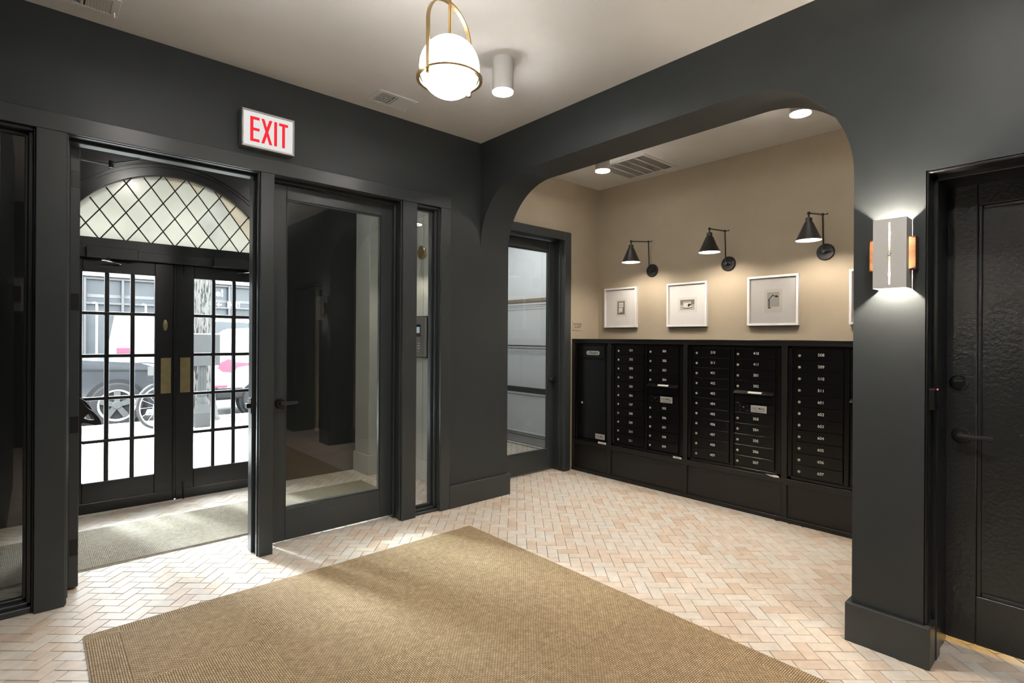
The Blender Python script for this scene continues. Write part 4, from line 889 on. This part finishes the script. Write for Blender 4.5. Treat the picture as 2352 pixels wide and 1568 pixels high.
def wheel(parent, c, r, w_, rim='alloy', name='wheel', spokes=5):
    c = Vector(c)
    t = MB().lathe([(r*.70, -w_/2), (r*.93, -w_/2), (r, -w_*.3), (r, w_*.3), (r*.93, w_/2), (r*.70, w_/2), (r*.68, 0), (r*.70, -w_/2)], c, (0, 1, 0), 40, caps=False).build(name, 'tyre', parent, True)
    MB().lathe([(r*.66, -w_*.42), (r*.71, -w_*.46), (r*.71, 0), (r*.64, .0), (r*.62, -w_*.36), (r*.66, -w_*.42)], c, (0, 1, 0), 40, caps=False).build('rim', 'carwhite', t, True)
    MB().lathe([(0, -w_*.28), (r*.66, -w_*.05)], c, (0, 1, 0), 32, caps=False).build('brake_disc', 'tyre', t)
    for k in range(spokes):
        a = 2*PI*k/spokes + .3; d = Vector((math.cos(a), 0, math.sin(a))); n = Vector((-math.sin(a), 0, math.cos(a))); y = Vector((0, -w_*.40, 0))
        MB().prism([c + y + d*r*.10 + n*r*.10, c + y + d*r*.66 + n*r*.13, c + y + d*r*.66 - n*r*.13, c + y + d*r*.10 - n*r*.10], (0, .03, 0)).build('spoke', rim, t)
    MB().lathe([(0, -w_*.44), (r*.16, -w_*.44), (r*.2, -w_*.36), (r*.2, -w_*.2)], c, (0, 1, 0), 20, caps=False).build('hub_cap', rim, t, True)
def car(name, label, cat, low, up, glassp, wheels, paint_, y0, wd, r, extra=None):
    xs = [p[0] for p in low]; root = thing(name, ((min(xs)+max(xs))/2, y0 + wd/2, -.17), label, cat)
    m = MB().prism([(x, y0, z) for x, z in low], (0, wd, 0)); es = [e for e in m.bm.edges]; bmesh.ops.bevel(m.bm, geom=es, offset=.05, segments=3, affect='EDGES', profile=.6, clamp_overlap=True); m.build('body', paint_, root, True, 40)
    zb = min(p[1] for p in up); zt = max(p[1] for p in up); tp = lambda z: .06 + .16*(z - zb)/(zt - zb)
    m = MB(); b = m.bm; A = [b.verts.new((x, y0 + tp(z), z)) for x, z in up]; Bv = [b.verts.new((x, y0 + wd - tp(z), z)) for x, z in up]; n = len(up)
    b.faces.new(A); b.faces.new(Bv[::-1])
    for i in range(n): b.faces.new((A[i], Bv[i], Bv[(i+1) % n], A[(i+1) % n]))
    bmesh.ops.bevel(b, geom=b.edges[:], offset=.03, segments=2, affect='EDGES', clamp_overlap=True); m.build('cabin', paint_, root, True, 40)
    for g in glassp: MB().poly([(x, y0 + tp(z) - .012, z) for x, z in g]).build('window', 'facade_glass', root)
    for wx in wheels:
        MB().lathe([(0, -.004), (r*1.16, -.004), (r*1.16, .25)], (wx, y0, -.17 + r), (0, 1, 0), 36, caps=False).build('wheel_arch', 'bumper', root)
        wheel(root, (wx, y0 + .05, -.17 + r), r, .22)
    return root
# dark SUV, nose to the right
sv = car('suv', 'black SUV parked at the kerb outside the left french door', 'car',
    [(-5.5, .12), (-.98, .10), (-.90, .30), (-.92, .62), (-1.02, .82), (-1.5, .93), (-2.7, 1.02), (-5.5, 1.04)], [(-5.4, 1.0), (-2.75, 1.0), (-3.55, 1.58), (-4.0, 1.66), (-5.3, 1.62)],
    [[(-4.3, 1.08), (-3.1, 1.08), (-3.65, 1.48), (-4.3, 1.53)]], [-1.80, -4.6], 'carblack', 7.72, 1.9, .385)
MB().box(-1.22, 7.69, .66, -.93, 7.80, .82, .03, 2).build('headlamp', 'headlamp', sv); MB().prism([(-2.75, 7.71, .86), (-1.25, 7.71, .80), (-1.25, 7.71, .775), (-2.75, 7.71, .835)], (0, .02, 0)).build('side_crease', 'bumper', sv); MB().box(-3.0, 7.70, .10, -2.25, 7.76, .20, .02).build('side_sill', 'bumper', sv)
# white hatchback, tail to the left
hb = car('hatchback', 'white hatchback with red tail lamps parked outside the right french door', 'car',
    [(-.25, .22), (4.0, .12), (4.05, .7), (3.0, .95), (1.0, 1.0), (-.05, 1.05), (-.22, .80), (-.28, .5)], [(-.03, 1.02), (3.0, .95), (2.1, 1.5), (1.2, 1.62), (.25, 1.56), (.05, 1.40)],
    [[(.42, 1.08), (.85, 1.06), (.85, 1.50), (.50, 1.47)], [(.95, 1.06), (2.5, 1.02), (1.95, 1.44), (.95, 1.51)]], [.50, 3.1], 'carwhite', 7.72, 1.8, .32)
MB().prism([(-.25, 7.70, .80), (-.17, 7.70, .72), (.02, 7.70, .70), (.10, 7.70, .80), (.36, 7.70, .845), (.36, 7.70, .875), (.08, 7.70, .90), (-.06, 7.70, .97), (-.20, 7.70, .90)], (0, .12, 0)).build('tail_lamp', 'tail', hb)
MB().box(-.31, 7.70, .18, .22, 8.2, .42, .05, 2).build('rear_bumper', 'bumper', hb); MB().box(-.325, 7.69, .42, -.08, 7.74, .47, .01).build('reflector', 'tail', hb)
# white van across the lane
vn = car('van', 'white van with a red tail lamp in the far lane of the street', 'van',
    [(-1.45, .15), (3.50, .15), (3.60, .6), (3.30, 1.0), (2.50, 1.15), (-1.45, 1.2)], [(-1.42, 1.15), (2.50, 1.1), (1.80, 1.85), (-1.30, 1.95)],
    [[(-0.60, 1.45), (0.40, 1.45), (0.40, 1.80), (-0.60, 1.80)], [(0.55, 1.45), (1.90, 1.4), (1.60, 1.78), (0.55, 1.80)]], [-.7, 2.7], 'carwhite', 12.0, 1.9, .34)
MB().box(-1.42, 11.97, .98, -1.08, 12.02, 1.12, .01).build('tail_lamp', 'tail', vn)
# bicycle
bk = thing('bicycle', (-1.2, 7.0, -.05), 'grey bicycle with turned front wheel and red reflector in front of the SUV', 'bicycle')
bd = Vector((-.14, -.99, 0)); B0 = Vector((-1.255, 7.37, -.05)); FD = Vector((.88, .475, 0)); bn = Vector((-bd.y, bd.x, 0))
def bp_(s, z, o=0): return B0 + bd*s + bn*o + Vector((0, 0, z))
for s in (0, 1.04):
    n = 44; c = bp_(s, .345); wd_ = FD if s else bd
    wl = MB().tube([c + (wd_*math.cos(2*PI*k/n) + UP*math.sin(2*PI*k/n))*.325 for k in range(n+1)], .020, 8, False).build('wheel', 'tyre', bk, True)
    MB().tube([c + (wd_*math.cos(2*PI*k/n) + UP*math.sin(2*PI*k/n))*.300 for k in range(n+1)], .012, 6, False).build('rim', 'alu', wl, True)
    for k in range(14):
        a = 2*PI*k/14; MB().tube([c, c + (wd_*math.cos(a) + UP*math.sin(a))*.30], .0022, 4, False).build('spoke', 'alu', wl)
    MB().tube([c - bn*.05, c + bn*.05], .022, 10).build('hub', 'steel', wl)
MB().tube([bp_(1.04, .345) + FD*.36*math.cos(t) + UP*.36*math.sin(t) for t in [PI*.15 + PI*.8*k/14 for k in range(15)]], .018, 8).build('fender', 'bikegrey', bk, True)
for a, b_ in ((bp_(0, .345), bp_(.44, .30)), (bp_(.44, .30), bp_(.32, .82)), (bp_(0, .345), bp_(.34, .74)), (bp_(.44, .30), bp_(.84, .70)), (bp_(.34, .74), bp_(.83, .80)), (bp_(1.04, .345), bp_(.80, .95))): MB().tube([a, b_], .017, 8).build('frame_tube', 'bikegrey', bk, True)
MB().prism([bp_(.20, .86, -.07), bp_(.20, .86, .07), bp_(.30, .86, .05), bp_(.48, .87, .015), bp_(.48, .87, -.015), bp_(.30, .86, -.05)], (0, 0, .05)).build('saddle', 'bumper', bk)
MB().tube([bp_(.72, 1.02, -.28), bp_(.80, 1.03, -.15), bp_(.82, 1.0, 0), bp_(.80, 1.03, .15), bp_(.72, 1.02, .28)], .014, 8).build('handlebar', 'bikegrey', bk, True)
MB().tube([bp_(.28, .73, .06), bp_(-.18, .74, .06), bp_(-.18, .74, -.06), bp_(.28, .73, -.06)], .009, 6).build('rear_rack', 'bikegrey', bk); MB().prism([bp_(.86, .80, -.14), bp_(.86, .80, .14), bp_(1.12, .84, .14), bp_(1.12, .84, -.14)], (0, 0, .14)).build('front_bag', 'alloy', bk)
MB().prism([bp_(.98, .70, -.05), bp_(.98, .70, .05), bp_(.97, .70, .05), bp_(.97, .70, -.05)], (0, 0, .06)).build('reflector', 'tail', bk)
MB().tube([bp_(.44, .30, .06), bp_(.44, .30, -.06), bp_(.50, .16, -.08), bp_(.50, .16, -.16)], .010, 6).build('crank', 'steel', bk)
# tree, lamp post, parking sign
tr_ = thing('street_tree', (-.72, 7.0, -.06), 'rough barked street tree trunk outside the right french door', 'tree')
m = MB(); b = m.bm; n = 64; R = []
for j in range(60):
    z = -.06 + j*.075; rr = .245 + .10*math.exp(-(z + .06)*4)
    ring_ = []
    for k in range(n):
        a = 2*PI*k/n; q = rr + .010*math.sin(a*5 + z*1.3) + .008*math.sin(a*11 - z*2.1) + random.uniform(-.007, .007); ring_.append(b.verts.new((-.72 + q*math.cos(a), 7.0 + q*math.sin(a), z)))
    R.append(ring_)
for A, Bv in zip(R, R[1:]):
    for k in range(n): b.faces.new((A[k], A[(k+1) % n], Bv[(k+1) % n], Bv[k]))
m.build('trunk', 'bark', tr_)
for a, zz, ln in ((.3, 4.2, 2.0), (2.2, 4.3, 2.2), (4.1, 4.1, 1.9), (5.3, 4.35, 2.1)): MB().tube([(-.72, 7.0, zz), (-.72 + math.cos(a)*.6, 7.0 + math.sin(a)*.6, zz + .9), (-.72 + math.cos(a)*1.1, 7.0 + math.sin(a)*1.1, zz + ln)], [.13, .09, .05], 10).build('branch', 'bark', tr_, True)
pit = MB().box(-.2, 6.35, -.2, 1.4, 7.14, -.042, .02).build('planting_strip', 'soil'); tag(pit, 'strip of bare soil by the kerb', 'soil', kind='structure')
lp = thing('sign_post', (-.84, 6.12, -.05), 'fluted grey post with square base and plain panel in front of the tree', 'post')
MB().box(-.965, 5.99, -.05, -.715, 6.24, .20, .02, 2).build('base', 'pole', lp)
m = MB(); b = m.bm
A = [b.verts.new(p) for p in ((-.955, 6.0, .19), (-.725, 6.0, .19), (-.725, 6.23, .19), (-.955, 6.23, .19))]; Bv = [b.verts.new(p) for p in ((-.905, 6.055, .34), (-.775, 6.055, .34), (-.775, 6.185, .34), (-.905, 6.185, .34))]
for k in range(4): b.faces.new((A[k], A[(k+1) % 4], Bv[(k+1) % 4], Bv[k]))
b.faces.new(A[::-1]); b.faces.new(Bv); m.build('base_cap', 'pole', lp)
MB().lathe([(.075, .33), (.075, .40), (.066, .42), (.066, .43)], (-.84, 6.12, 0), (0, 0, 1), 24).build('collar', 'pole', lp, True)
m = MB(); pr = [(-.84 + (.062 if k % 2 else .052)*math.cos(2*PI*k/24), 6.12 + (.062 if k % 2 else .052)*math.sin(2*PI*k/24), .42) for k in range(24)]; m.prism(pr, (0, 0, .95)); m.build('shaft', 'pole', lp)
pn = box('panel', 'signback', lp, (-.985, 6.03, .93), (-.60, 6.05, 1.43), .004); box('panel_edge', 'stonewhite', lp, (-.985, 6.028, 1.43), (-.60, 6.052, 1.445), .002)
# shop across the street
FY = 21.0
sb = thing('shop_building', (0, FY + 1, -.06), 'brick shop building with large grey windows across the street', 'building')
MB().box(-26, FY + .4, -.06, 26, FY + 6, 9).build('wall', 'brick', sb); box('stone_band', 'stonewhite', sb, (-26, FY - .05, 3.58), (26, FY + .45, 3.84), .02); box('brick_course', 'brick', sb, (-26, FY, 3.84), (26, FY + .45, 9), .01)
for k, x in enumerate([-9.0, -5.2, -1.55, 2.1, 5.8, 9.5]):
    x2 = x + 3.5; box('window_pane', 'facade_glass', sb, (x, FY + .30, .5), (x2, FY + .34, 3.55), 0)
    for a in (0, 1.12, 2.3, 3.42): box('mullion', 'mullion', sb, (x + a, FY + .12, .5), (x + a + .09, FY + .32, 3.55), .01)
    for z in (2.55, 3.46): box('mullion', 'mullion', sb, (x, FY + .14, z), (x2, FY + .32, z + .09), .01)
    box('inner_shelf', 'blind', sb, (x + .1, FY + .28, 2.80), (x2 - .1, FY + .31, 2.93), .01); box('stall_riser', 'stonewhite', sb, (x - .1, FY + .2, -.06), (x2 + .1, FY + .42, .5), .02)
    box('pier', 'stonewhite', sb, (x - .14, FY + .05, -.06), (x - .02, FY + .42, 3.58), .01)
lettering('lettering', 'e!', 'printwhite', sb, facing_y((2.88, FY + .10, 3.19), .40), .02); lettering('lettering', 'ENTRY', 'printwhite', sb, facing_y((3.43, FY + .10, 2.72), .36, .45), .02)
MB().prism([(2.76, FY + .10, 2.72), (2.86, FY + .10, 2.80), (2.86, FY + .10, 2.745), (2.96, FY + .10, 2.745), (2.96, FY + .10, 2.695), (2.86, FY + .10, 2.695), (2.86, FY + .10, 2.64)], (0, .01, 0)).build('arrow', 'printwhite', sb)
box('red_poster', 'redpanel', sb, (3.6, FY + .08, 1.55), (4.25, FY + .10, 2.25), .005)
for k, x in enumerate((-2.55, -1.40, -.12)):
    p_ = MB().tube([(x, 17.6, -.17), (x, 17.6, 2.36), (x - .015, 17.6, 2.42), (x - .06, 17.6, 2.44), (x - .10, 17.6, 2.41)], .028, 8).build('hooked_post', 'stonewhite'); tag(p_, 'thin white hooked post across the street, %s of three' % ('leftmost', 'middle', 'rightmost')[k], 'post', 'white hooked posts across the street')
